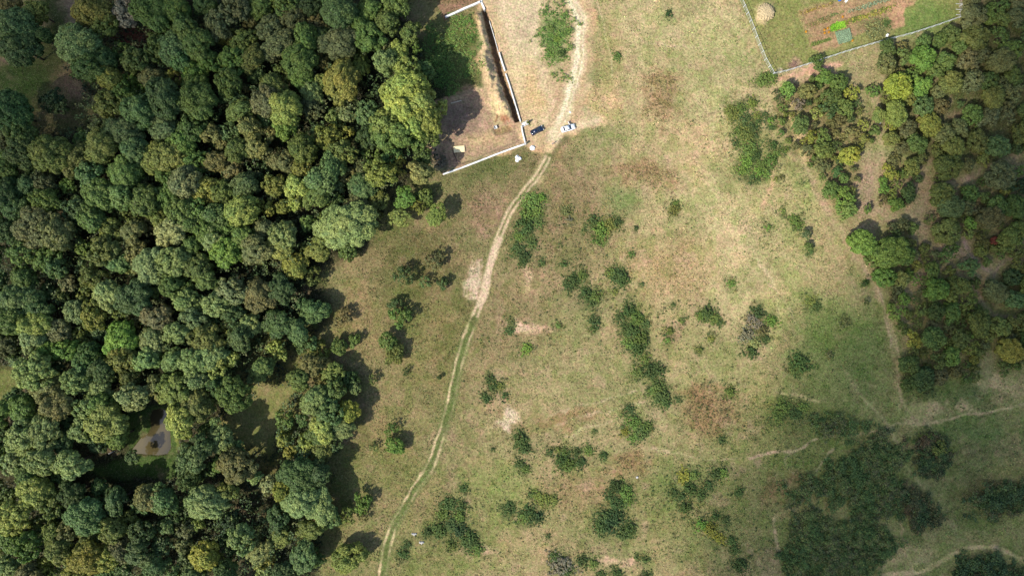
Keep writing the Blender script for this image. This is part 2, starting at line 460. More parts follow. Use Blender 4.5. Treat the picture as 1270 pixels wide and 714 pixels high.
# woodland floor, glades and one gap with its tree shade painted in
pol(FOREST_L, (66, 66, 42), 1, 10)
pol(FOREST_R, (100, 102, 60), 1, 8)
pol(THICKET, (118, 112, 70), .7, 6)
pol(CLEARING, (92, 98, 56), 1, 8)
blob(85, 108, 26, 22, (150, 124, 98), .9, .7, 30)
blob(90, 15, 18, 45, (170, 142, 116), .9, .7)
blob(20, 76, 30, 4, (140, 112, 96), .9)
blob(72, 145, 40, 16, (118, 108, 74), .8)
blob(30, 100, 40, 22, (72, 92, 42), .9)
pol([(300,400),(395,400),(400,440),(450,470),(455,540),(430,600),(425,655),(380,690),(330,640),(345,600),(290,560),(262,530),(290,500)], (122, 120, 70), .9, 8)
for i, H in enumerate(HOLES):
    pol(H, [(78, 100, 48), (118, 122, 68), (140, 138, 84), (134, 84, 66), (36, 40, 26)][i], 1, 5)  # last colour paints the big tree's shade into the gap
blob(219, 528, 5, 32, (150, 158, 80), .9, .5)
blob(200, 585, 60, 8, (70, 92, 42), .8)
blob(425, 545, 35, 12, (150, 130, 96), .7)
blob(330, 490, 40, 14, (150, 140, 92), .6)
blob(385, 500, 12, 60, (140, 132, 86), .5)
# building plot: graded sandy soil
pol(SITE, (200, 166, 122), 1, 3, breakup=3)
pol([(603,-60),(692,-60),(672,0),(668,60),(680,110),(690,160),(660,170),(650,120),(622,40)], (216, 186, 142), .9, 6)
blob(660, 115, 18, 45, (202, 162, 106), .7, .8, -15)
blob(690, 48, 21, 42, (112, 130, 66), .93, .7, 5, 1.0)
blob(745, 128, 26, 26, (190, 166, 118), .8)
blob(748, 60, 16, 60, (140, 138, 86), .7, .7)
blob(735, 95, 12, 20, (126, 130, 78), .6, .7, 0, 1.2)
blob(650, 30, 16, 30, (186, 160, 122), .6, .8, 0, 1.2)
blob(640, 90, 8, 50, (222, 190, 140), .6, .8, -10, 1.2)
blob(757, 60, 12, 50, (166, 150, 102), .7)
pol([(540,128),(598,108),(602,130),(640,152),(648,176),(553,214),(520,197),(530,182),(545,172)], (176, 142, 108), 1, 2.5)
pol([(545,0),(552,-4),(600,-25),(600,2),(552,25),(543,20)], (160, 126, 100), 1, 2)
blob(570, 150, 32, 24, (152, 122, 98), .9, .7, 0, 1.1)
blob(600, 172, 34, 12, (200, 164, 116), .7, .8, -15)
blob(615, 135, 10, 20, (214, 182, 130), .9)
blob(530, 190, 20, 10, (150, 118, 100), .9)
blob(545, 207, 9, 6, (208, 184, 140), .7)
pol([(612,159),(633,154),(635,161),(615,167)], (160, 128, 88), 1, .8, False)
blob(614, 149, 2, 5, (150, 100, 70), .8, .5); blob(624, 150, 6, 4, (160, 104, 72), .8, .5, 30, 1.5)
stroke([(569,203),(600,196),(640,181)], 1, (126, 98, 70), .6, 1, 0)
stroke(RIDGE, 10, (204, 172, 128), .9, 3, .5)
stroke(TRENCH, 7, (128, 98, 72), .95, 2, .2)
# the vehicle track
stroke(TRACK_TOP, 30, (188, 150, 106), .6, 8, .6, 8)
stroke(TRACK_TOP, 14, (228, 202, 156), .95, 6, .5, 5)
for o_ in (-3.2, 0.5, 3.6): stroke(TRACK_TOP, 1.6, (240, 220, 180), .55, 1.5, .3, 2, off=o_)
stroke(TRACK_TOP, 1.8, (196, 166, 122), .5, 1.5, .3, 2, off=-1.5)
stroke(TRACK_TOP, 3, (208, 178, 132), .5, 2, .3, off=-2)
stroke([(694,155),(700,160),(735,150),(745,150)], 9, (220, 190, 146), .8, 5, .6)
stroke([(690,165),(684,182),(676,202),(665,222)], 13, (214, 186, 142), .9, 5, .3, 3)
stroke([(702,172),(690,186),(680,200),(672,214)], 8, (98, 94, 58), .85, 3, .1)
lo = [p for p in TRACK if p[1] > 192]
stroke(lo, 12, (96, 106, 56), .85, 3, .15)
up = [p for p in lo if p[1] < 395]; dn = [p for p in lo if p[1] >= 380]
stroke([p for p in lo if p[1] > 410], 15, (92, 106, 56), .7, 3, .2)
for o_ in (-2.8, 2.8):
    stroke(up, 2.8, (206, 182, 146), .95, 1.6, .1, 1.5, off=o_)
    stroke(dn, 1.7, (196, 176, 134), (.35 + .75 * sstep(.35, .6, rut_n)) if o_ > 0 else (.15 + .7 * sstep(.4, .65, rut_n)), 1.4, .22, 2.6, off=o_ * 1.5)
stroke([p for p in TRACK if 295 < p[1] < 380], 8.5, (206, 182, 150), .97, 2.5, .3)
# footpaths
PATHS = [([(958,196),(960,215),(953,240),(945,262)],4,(180,152,112),.5),
 ([(995,150),(1000,200),(1012,235),(1035,275),(1055,310),(1072,335),(1090,370),(1102,400),(1110,440),(1116,480)],8,(160,142,106),.75),
 ([(955,100),(975,120),(985,150),(1000,200)],9,(184,164,116),.6),
 ([(1072,335),(1090,365),(1098,395),(1106,430)],3,(176,150,124),.7),
 ([(1100,390),(1112,430),(1116,470),(1120,495),(1135,518),(1165,524)],3,(176,152,120),.8),
 ([(1118,478),(1122,500),(1128,520)],2.2,(168,148,112),.7),
 ([(1330,490),(1270,502),(1200,515),(1150,524),(1115,526),(1095,531),(1060,540),(1035,542),(1010,546),(985,558),(960,562),(930,570)],2.6,(178,154,120),.9),
 ([(1120,521),(1150,523),(1170,522)],4,(176,152,118),.8),
 ([(1048,462),(1062,482),(1080,502),(1100,524),(1112,548),(1125,578),(1148,605)],3,(160,146,108),.65),
 ([(1062,482),(1085,510),(1106,530)],1.5,(168,150,110),.6),
 ([(970,487),(990,491),(1015,497)],3,(184,162,120),.8),
 ([(963,640),(962,665),(965,690)],3,(170,148,114),.8),([(1012,585),(1022,570),(1034,556)],2,(170,150,116),.7),
 ([(985,588),(975,570),(990,556)],2,(170,150,116),.5),([(1118,635),(1119,655),(1120,670)],2,(180,150,116),.8),
 ([(1075,722),(1100,713),(1130,711),(1150,706),(1170,694),(1190,683),(1210,678),(1235,678),(1255,686),(1275,698),(1330,730)],5,(196,166,130),.9),
 ([(1330,180),(1270,190),(1240,203),(1222,212),(1205,220),(1188,226),(1168,229),(1153,240),(1146,256),(1138,264),(1118,268),(1095,274)],6,(150,136,98),.8),
 ([(1222,212),(1195,200),(1170,196),(1150,210)],4,(140,134,92),.7),
 ([(1140,278),(1165,292),(1185,305),(1200,318)],5,(148,134,100),.6),([(1196,296),(1205,315),(1218,332),(1230,338)],4,(156,138,112),.8),
 ([(1208,355),(1218,372),(1232,388),(1262,392)],3,(160,138,114),.8),([(1258,320),(1240,330),(1232,345)],3,(150,132,106),.7),
 ([(1090,60),(1094,90),(1086,115),(1086,140),(1094,165),(1092,190),(1086,225),(1090,262)],7,(156,142,104),.7),
 ([(950,100),(975,96),(1010,86),(1040,78)],6,(184,150,118),.8),([(1185,30),(1192,45),(1190,60)],5,(160,136,112),.7),
 ([(740,-40),(741,2),(750,36),(757,70),(760,96)],1.2,(196,178,136),.55),
 ([(1228,440),(1225,470),(1215,490)],10,(140,128,96),.5),([(1150,600),(1165,630),(1185,655),(1200,676)],10,(132,122,88),.5)]
for P, w, c, s in PATHS:
    stroke(P, w * 1.15, np.minimum(np.array(c) * 1.05, 235), min(1, s * 1.2) * (.7 + .45 * sstep(.35, .6, rut_n)), max(1.0, w * .35), .35, w * .6)
for k in range(5):
    stroke([(584 + 3 * k, 322), (581 + 3 * k, 345), (577 + 3.2 * k, 368)], 1.2, (214, 190, 160), .7, 1, .6, 2)
# kitchen garden
pol(GARDEN, (132, 134, 76), .95, 1.5, False)
blob(1150, 25, 45, 30, (102, 124, 62), .85, .8)
blob(955, 55, 30, 30, (138, 134, 82), .6, .8)
pol([(990,16),(1045,-2),(1125,-20),(1134,2),(1112,8),(1122,30),(1105,36),(1068,46),(1016,62),(1006,50)], (162, 134, 98), .95, 2.5)
pol([(1101,-10),(1118,-14),(1122,28),(1106,33)], (186, 146, 112), .95, 1.5)
stroke([(1118,8),(1131,4)], 4, (180, 142, 108), .9, 1)
stroke([(1008,56),(1030,48)], 4, (110, 124, 60), .9, 1, .1)
stroke([(1010,58),(1050,46),(1075,40)], 3, (178, 146, 112), .8, 1)
blob(985, 80, 9, 6, (176, 140, 120), .8, .6); blob(966, 85, 5, 2, (190, 170, 150), .7)
blob(949, 16, 11, 10, (206, 184, 140), .8, .5)
# small-scale mottling of turf: greener, drier, bare
e1 = fbm(PX, PY, 13, 131, 3); e2 = fbm(PX, PY, 11, 149, 3); e3 = fbm(PX, PY, 6, 167, 2)
turf = np.where(poly_sd(PX, PY, SITE) > -4, .25, 1.0) * np.where(poly_sd(PX, PY, GARDEN) > 0, .5, 1.0) * inner
turf = turf * np.where(seg_dist(PX, PY, TRACK) < 7, .3, 1.0)
f = sstep(.52, .66, e1) * turf * .62
G = G * (1 - f[..., None]) + G * np.array([.74, .90, .66]) * f[..., None]
f = sstep(.54, .70, e2) * turf * .65
G = G * (1 - f[..., None]) + G * np.array([1.22, 1.10, 1.18]) * f[..., None]
f = sstep(.60, .76, e3) * turf * .6
G = G * (1 - f[..., None]) + G * np.array([.72, .70, .68]) * f[..., None]
sm = (poly_sd(PX, PY, SITE) > 0) * inner
f = sstep(.50, .72, fbm(PX, PY, 8, 211, 4)) * sm * .30
G = G * (1 - f[..., None]) + G * np.array([1.30, 1.32, 1.35]) * f[..., None]
f = sstep(.52, .74, fbm(PX, PY, 10, 223, 4)) * sm * .26
G = G * (1 - f[..., None]) + G * np.array([.74, .70, .66]) * f[..., None]
f = sstep(.62, .78, fbm(PX, PY, 20, 181, 4)) * turf * .28
G = G * (1 - f[..., None]) + alb((178, 146, 120)) * f[..., None]
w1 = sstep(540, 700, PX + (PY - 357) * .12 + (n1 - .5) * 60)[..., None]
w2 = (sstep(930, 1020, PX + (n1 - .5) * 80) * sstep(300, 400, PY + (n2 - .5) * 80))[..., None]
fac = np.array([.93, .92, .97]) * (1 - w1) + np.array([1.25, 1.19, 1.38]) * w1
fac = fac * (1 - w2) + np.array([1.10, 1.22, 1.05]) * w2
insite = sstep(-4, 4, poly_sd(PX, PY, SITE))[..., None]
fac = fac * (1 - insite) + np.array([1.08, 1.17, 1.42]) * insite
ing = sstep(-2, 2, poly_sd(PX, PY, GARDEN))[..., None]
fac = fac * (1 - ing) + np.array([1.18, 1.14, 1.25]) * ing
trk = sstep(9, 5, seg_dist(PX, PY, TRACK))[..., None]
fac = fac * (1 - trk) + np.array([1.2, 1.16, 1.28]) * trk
# dark green tint of weedy undergrowth round every shrub
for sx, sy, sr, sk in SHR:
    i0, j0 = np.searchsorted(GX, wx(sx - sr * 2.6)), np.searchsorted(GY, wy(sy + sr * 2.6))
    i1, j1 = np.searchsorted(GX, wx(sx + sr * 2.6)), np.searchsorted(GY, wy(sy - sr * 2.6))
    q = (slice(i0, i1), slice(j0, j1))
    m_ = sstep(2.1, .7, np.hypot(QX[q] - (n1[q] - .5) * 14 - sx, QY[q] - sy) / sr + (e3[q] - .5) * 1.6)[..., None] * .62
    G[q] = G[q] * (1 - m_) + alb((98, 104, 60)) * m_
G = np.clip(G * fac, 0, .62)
# far fields beyond the survey
out = sstep(260, 420, np.maximum(np.abs(WX), np.abs(WY) * 1.2))
fn = fbm(PX, PY, 600, 91, 3)
Gf = np.where((fn > .5)[..., None], alb((120, 118, 74)), alb((146, 136, 92)))
G = G * (1 - out[..., None]) + Gf * out[..., None]

# relief (metres)
Z = (fbm(PX, PY, 190, 5, 3) - .5) * 1.2 * inner + (fbm(PX, PY, 30, 8, 3) - .5) * .35 * inner + (fine - .5) * .10 * inner + (grain - .5) * .06 * inner
e3_ = fbm(PX, PY, 4, 203, 3)
dR = seg_dist(QX * .4 + PX * .6, QY * .4 + PY * .6, RIDGE)
Z += 2.2 * np.exp(-(dR / 5.0) ** 2) * (0.55 + 1.3 * (fine - .3)) * sstep(10, 26, PY)
Z += 2.2 * (e3_ - .5) * np.exp(-(dR / 8) ** 2)
dT = seg_dist(PX, PY, TRENCH); e1_ = fbm(PX, PY, 12, 233, 2)
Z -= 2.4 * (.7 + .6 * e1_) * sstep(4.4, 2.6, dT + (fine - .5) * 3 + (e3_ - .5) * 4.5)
pitm = poly_sd(PX, PY, [(545,128),(598,112),(606,132),(641,154),(647,174),(555,211),(530,197),(540,182)])
Z -= .7 * sstep(-1.5, 3, pitm)
for (cx, cy, r, h) in [(614,149,3,.5),(624,150,5,.5),(540,192,6,.5),(600,30,6,.8),(580,172,4,.2),(949,16,9,.9),(637,172,6,.2)]:
    Z += h * np.exp(-(((QX - cx) ** 2 + (QY - cy) ** 2) / r ** 2))
Z -= .5 * sstep(1.2, -.2, poly_sd(PX, PY, [(612,159),(633,154),(635,161),(615,167)]) * -1)
pd = poly_sd(PX, PY, POND)
POND_Z = float(np.median(Z[pd > 4])) - .35
Z = np.where(pd > -8, Z * (1 - sstep(-8, 0, pd)) + (POND_Z + .32 - .9 * sstep(-1.5, 6, pd)) * sstep(-8, 0, pd), Z)
setc(sstep(-1, 4, pd), (84, 66, 34))
for P, w, dz in ((TRACK_TOP, 15, .12), (up, 9, .10)):
    Z -= dz * sstep(w, w / 2, seg_dist(PX, PY, P))
Z = np.where(inner, Z, Z - 0.0)

nx, ny = GX.size, GY.size
idx = np.arange(nx * ny).reshape(nx, ny)
F = np.stack([idx[:-1, :-1], idx[1:, :-1], idx[1:, 1:], idx[:-1, 1:]], -1).reshape(-1, 4)
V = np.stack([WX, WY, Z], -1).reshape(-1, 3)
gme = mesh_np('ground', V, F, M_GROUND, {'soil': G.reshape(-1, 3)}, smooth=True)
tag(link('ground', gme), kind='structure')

def gi(px, py):
    i = np.clip(np.searchsorted(GX, wx(np.asarray(px, float))), 1, nx - 1)
    j = np.clip(np.searchsorted(GY, wy(np.asarray(py, float))), 1, ny - 1)
    return i, j
def zat(px, py):
    i, j = gi(px, py); return Z[i, j]
def gcol(px, py):
    i, j = gi(px, py); return G[i, j]
def P3(px, py, dz=0.0): return Vector((wx(px), wy(py), float(zat(px, py)) + dz))

# pond water
def pond_mat():
    m, nt, p = new_mat('pond_water')
    c = mix_rgb(nt, alb((70, 64, 44)), alb((112, 100, 62)), ramp(nt, noise_out(nt, .09, 1), .40, .64))
    nt.links.new(c, p.inputs['Base Color'])
    p.inputs['Roughness'].default_value = .07; p.inputs['Specular IOR Level'].default_value = .85; p.inputs['IOR'].default_value = 1.4
    b = N(nt, 'ShaderNodeBump'); b.inputs['Strength'].default_value = .03; b.inputs['Distance'].default_value = .02
    nt.links.new(noise_out(nt, 3), b.inputs['Height']); nt.links.new(b.outputs[0], p.inputs['Normal'])
    return m
mb = MB()
ring = smooth_line(POND + [POND[0]], 4)[:-1]
c0 = np.mean(ring, axis=0)
ring = [(c0[0] + (x - c0[0]) * 1.04, c0[1] + (y - c0[1]) * 1.04) for x, y in ring]
mb.add([(wx(x), wy(y), POND_Z) for x, y in ring], [tuple(range(len(ring)))])
tag(mb.build('pond_water', pond_mat()), kind='structure')

# ------------------------------------------------------------------ clouds between sun and land (their real shade falls on the corners)
def make_cloud(P, hgt, thick, dens, soft, name):
    P = np.array(P, float)
    xs = np.arange(P[:, 0].min() - soft, P[:, 0].max() + soft, 16.0); ys = np.arange(P[:, 1].min() - soft, P[:, 1].max() + soft, 16.0)
    X, Y = np.meshgrid(xs, ys, indexing='ij')
    wX = X + (fbm(X, Y, 90, 7) - .5) * 90; wY = Y + (fbm(X, Y, 90, 19) - .5) * 90
    T = sstep(-soft, soft, poly_sd(wX, wY, P.tolist())) ** 1.7 * thick * (.75 + .5 * fbm(X, Y, 60, 33))
    T[T < .15] = 0
    k = hgt / SUN.z
    CX = wx(X) + SUN.x * k; CY = wy(Y) + SUN.y * k
    keep = T > 0
    keepc = keep[:-1, :-1] | keep[1:, :-1] | keep[1:, 1:] | keep[:-1, 1:]
    n = X.size; ii = np.arange(n).reshape(X.shape)
    bot = ii.copy(); bot[keep] = n + np.arange(keep.sum())
    V = np.concatenate([np.stack([CX, CY, hgt + T * .5], -1).reshape(-1, 3), np.stack([CX, CY, hgt - T * .5], -1)[keep]])
    q = lambda A: np.stack([A[:-1, :-1], A[1:, :-1], A[1:, 1:], A[:-1, 1:]], -1)[keepc]
    F = np.concatenate([q(ii)[:, ::-1], q(bot)])   # plan y runs down, so this winding faces outwards
    m = bpy.data.materials.new('cloud_mist'); m.use_nodes = True
    nt = m.node_tree; nt.nodes.remove(nt.nodes['Principled BSDF'])
    v = N(nt, 'ShaderNodeVolumePrincipled'); v.inputs['Color'].default_value = (.96, .97, 1, 1); v.inputs['Density'].default_value = dens
    nt.links.new(v.outputs[0], nt.nodes['Material Output'].inputs['Volume'])
    used = np.unique(F); remap = np.zeros(len(V), int); remap[used] = np.arange(len(used))
    return tag(link(name, mesh_np(name, V[used], remap[F], m, smooth=True)), kind='structure')
make_cloud([(1275,-300),(1235,60),(1180,190),(1120,310),(1045,400),(1000,490),(955,580),(915,680),(890,780),(880,1000),(1700,1000),(1700,-300)], 420, 60, .031, 115, 'cloud')
make_cloud([(-300,-300),(520,-300),(470,20),(350,90),(200,150),(100,240),(-30,330),(-300,400)], 420, 60, .018, 120, 'cloud')

# ------------------------------------------------------------------ foliage builders
def unit(a): return a / (np.linalg.norm(a, axis=-1, keepdims=True) + 1e-9)
def leaf_quads(P, Nn, a, b, r, jit=.55):
    """one bent leaf clump per point: a lozenge turned about its normal"""
    n = len(P)
    Nn = unit(Nn + r.normal(0, jit, (n, 3)))
    t = unit(np.cross(Nn, unit(r.normal(0, 1, (n, 3)))))
    s = np.cross(Nn, t)
    a = a * r.uniform(.65, 1.35, (n, 1)); b = b * r.uniform(.65, 1.35, (n, 1))
    k = r.uniform(-.25, .25, (n, 1))
    V = np.stack([P - t * a, P - s * b + t * a * k, P + t * a + Nn * a * .15, P + s * b - t * a * k], 1).reshape(-1, 3)
    F = np.arange(n * 4).reshape(n, 4)
    return V, F

def crown_np(R, Hc, seed, style='lobed', leaf=.30, dens=1.0):
    """crown centred on origin, height Hc: boughs > sprays > leaf clumps"""
    r = np.random.default_rng(seed)
    pts = []; nr = []; lobe_v = []; leafs = []
    if style == 'lobed': nl, lr, dr = int(9 + R * 2.6), .40, .66
    elif style == 'fine': nl, lr, dr = int(7 + R * 1.2), .50, .52
    elif style == 'ragged': nl, lr, dr = int(9 + R * 2.2), .34, .72
    else: nl, lr, dr = int(6 + R * 1.5), .42, .60
    ga = math.pi * (3 - math.sqrt(5))
    for i in range(nl):
        u = 1 - (i + .5) / nl * 1.22
        th = i * ga + r.uniform(-.5, .5)
        s = math.sqrt(max(0, 1 - u * u))
        d = np.array([s * math.cos(th), s * math.sin(th), u])
        k = r.uniform(.72, 1.18)
        c = d * np.array([R * dr, R * dr, Hc * .5 * .62]) * k
        rad = R * lr * r.uniform(.72, 1.2)
        lv = r.random()
        ns = max(7, int(17 * (rad / 1.4) ** 1.2)) if style != 'fine' else max(7, int(15 * (rad / 1.4) ** 1.1))
        for _ in range(ns):
            e = unit(r.normal(0, 1, 3) + d * .7 + np.array([0, 0, .35]))
            sc = c + e * rad * np.array([1, 1, .85]) * r.uniform(.62, .98)
            sr = rad * r.uniform(.20, .36)
            nleaf = max(8, int(dens * 20 * (sr / leaf) ** 2 * .35))
            q = unit(r.normal(0, 1, (nleaf, 3)) + e * .55)
            pts.append(sc + q * sr * r.uniform(.7, 1.12, (nleaf, 1)))
            nr.append(q + e * .5 + np.array([0, 0, .4]))
            lobe_v.append(np.full(nleaf, np.clip(lv * .6 + r.random() * .4, 0, 1)))
    P = np.concatenate(pts); Nn = np.concatenate(nr); L = np.concatenate(lobe_v)
    V, F = leaf_quads(P, Nn, leaf, leaf * .72, r)
    A = np.zeros((len(P), 3)); A[:, 0] = r.random(len(P)); A[:, 1] = L
    return V, F, np.repeat(A, 4, 0)

def trunk_mesh(name, H, rb, R, seed):
    r = random.Random(seed); mb = MB()
    pts = [(0, 0, -.3), (r.uniform(-.1, .1), r.uniform(-.1, .1), H * .3), (r.uniform(-.3, .3), r.uniform(-.3, .3), H * .62), (r.uniform(-.4, .4), r.uniform(-.4, .4), H * .86)]
    mb.tube(pts, [rb * 1.25, rb, rb * .6, rb * .18], 7)
    for k in range(5):
        a = k * 1.256 + r.uniform(-.4, .4); h0 = H * r.uniform(.3, .6)
        mb.tube([(0, 0, h0), (math.cos(a) * R * .35, math.sin(a) * R * .35, h0 + H * .14), (math.cos(a) * R * .72, math.sin(a) * R * .72, h0 + H * .24)], [rb * .42, rb * .25, rb * .06], 5)
    o = mb.build(name, M_BARK, smooth=True); me = o.data
    bpy.data.objects.remove(o); return me

LIB = {}
def crown_lib(kind, R, Hc, H, n, style, leaf=.30, dens=1.0):
    out = []
    for k in range(n):
        st = style[k % len(style)]
        V, F, A = crown_np(R, Hc, hash_(kind, k), st, leaf, dens)
        out.append((mesh_np('crown', V, F, M_LEAF, {'lv': A}), trunk_mesh('trunk', H, .035 * H * .55 + .05, R, k)))
    LIB[kind] = dict(R=R, Hc=Hc, H=H, v=out)
def hash_(s, k): return sum(ord(c) * (i + 3) for i, c in enumerate(s)) * 31 + k * 7 + 5
# tall woodland trees: large / medium / small ; low bushy trees of the right side
crown_lib('tall_large', 6.0, 8.0, 14.5, 6, ['lobed', 'fine', 'ragged'], .25, .95)
crown_lib('tall_mid', 4.4, 6.8, 12.5, 7, ['lobed', 'ragged', 'fine'], .24)
crown_lib('tall_small', 2.9, 4.6, 9.5, 6, ['lobed', 'fine', 'ragged'], .21)
crown_lib('bushy_large', 4.4, 4.0, 5.2, 5, ['lobed', 'fine'], .20)
crown_lib('bushy_mid', 3.0, 3.0, 3.9, 6, ['fine', 'lobed', 'ragged'], .18)
crown_lib('bushy_small', 1.9, 2.0, 2.6, 5, ['fine', 'ragged'], .15)
def scrubby_np(R, hc, seed, leaf=.12):
    """thorn scrub: loose clumps of leaf with gaps and a ragged outline"""
    r = np.random.default_rng(seed)
    n = int(18 + 27 * R * R)
    ph = r.uniform(0, 6.28, 4)
    P = []; Nn = []; L = []
    for _ in range(n):
        a = r.uniform(0, 6.28); q = math.sqrt(r.random())
        edge = 1 + .28 * math.sin(2 * a + ph[0]) + .18 * math.sin(3 * a + ph[1]) + .14 * math.sin(5 * a + ph[2])
        q *= edge * r.uniform(.75, 1.5)
        cr = r.uniform(.09, .26) * (1.1 if R > 1.2 else .9)
        z = hc * max(.10, 1 - .75 * min(q, 1.12) ** 2) * r.uniform(.45, 1.0)
        m = int(24 * (cr / .22) ** 2) + 4
        e = unit(r.normal(0, 1, (m, 3)) + [0, 0, .35])
        P.append(np.array([math.cos(a) * q * R, math.sin(a) * q * R, z]) + e * cr * r.uniform(.5, 1.2, (m, 1)))
        Nn.append(e + [0, 0, .5]); L.append(np.full(m, r.random()))
        if z > .5:
            m2 = int(m * .7); e = unit(r.normal(0, 1, (m2, 3)))
            P.append(np.array([math.cos(a) * q * R, math.sin(a) * q * R, z * .45]) + e * cr * r.uniform(.5, 1.3, (m2, 1))); Nn.append(e); L.append(np.full(m2, r.random() * .5))
    P = np.concatenate(P); Nn = np.concatenate(Nn); L = np.concatenate(L)
    V, F = leaf_quads(P, Nn, leaf, leaf * .7, r)
    A = np.zeros((len(P), 3)); A[:, 0] = r.random(len(P)); A[:, 1] = L
    return V, F, np.repeat(A, 4, 0)
SHRUB = {}
for R, hc, leaf in ((.85, .6, .085), (1.5, 1.0, .10), (2.4, 1.5, .11)):
    L = []
    for k in range(6):
        V, F, A = scrubby_np(R, hc, int(R * 100) + k, leaf)
        L.append(mesh_np('shrub', V, F, M_LEAF, {'lv': A}))
    SHRUB[R] = L

KEY = {  # colour, words
 'd': ((58, 76, 46), 'dark green'), 'g': ((84, 101, 54), 'mid-green'), 'b': ((78, 98, 66), 'blue-green'),
 'o': ((98, 104, 56), 'olive'), 'y': ((124, 122, 60), 'yellowish'), 't': ((116, 108, 72), 'tan'),
 'n': ((94, 92, 68), 'grey-brown'), 'p': ((116, 128, 86), 'pale grey-green'), 'r': ((98, 84, 60), 'reddish-brown'),
 'k': ((122, 112, 106), 'lilac-grey'), 'l': ((130, 138, 76), 'light yellow-green'), 'G': ((94, 120, 56), 'bright green'),
 'Y': ((132, 130, 56), 'bright yellow'), 'c': ((112, 50, 50), 'crimson'), 'D': ((36, 56, 36), 'very dark green')}
def leafcol(k, j=.12):
    w = .34 if k in 'tynrYb' else .22 if k in 'gGdopl' else .1
    c = (alb(KEY[k][0]) * (1 - w) + alb((86, 100, 56)) * w) * 1.82 * np.array([1.04, 1.0, .86])
    c = c * (1 + rng.normal(0, j)) * (1 + rng.normal(0, j * .35, 3))
    return (*np.clip(c, .012, .6), 1)

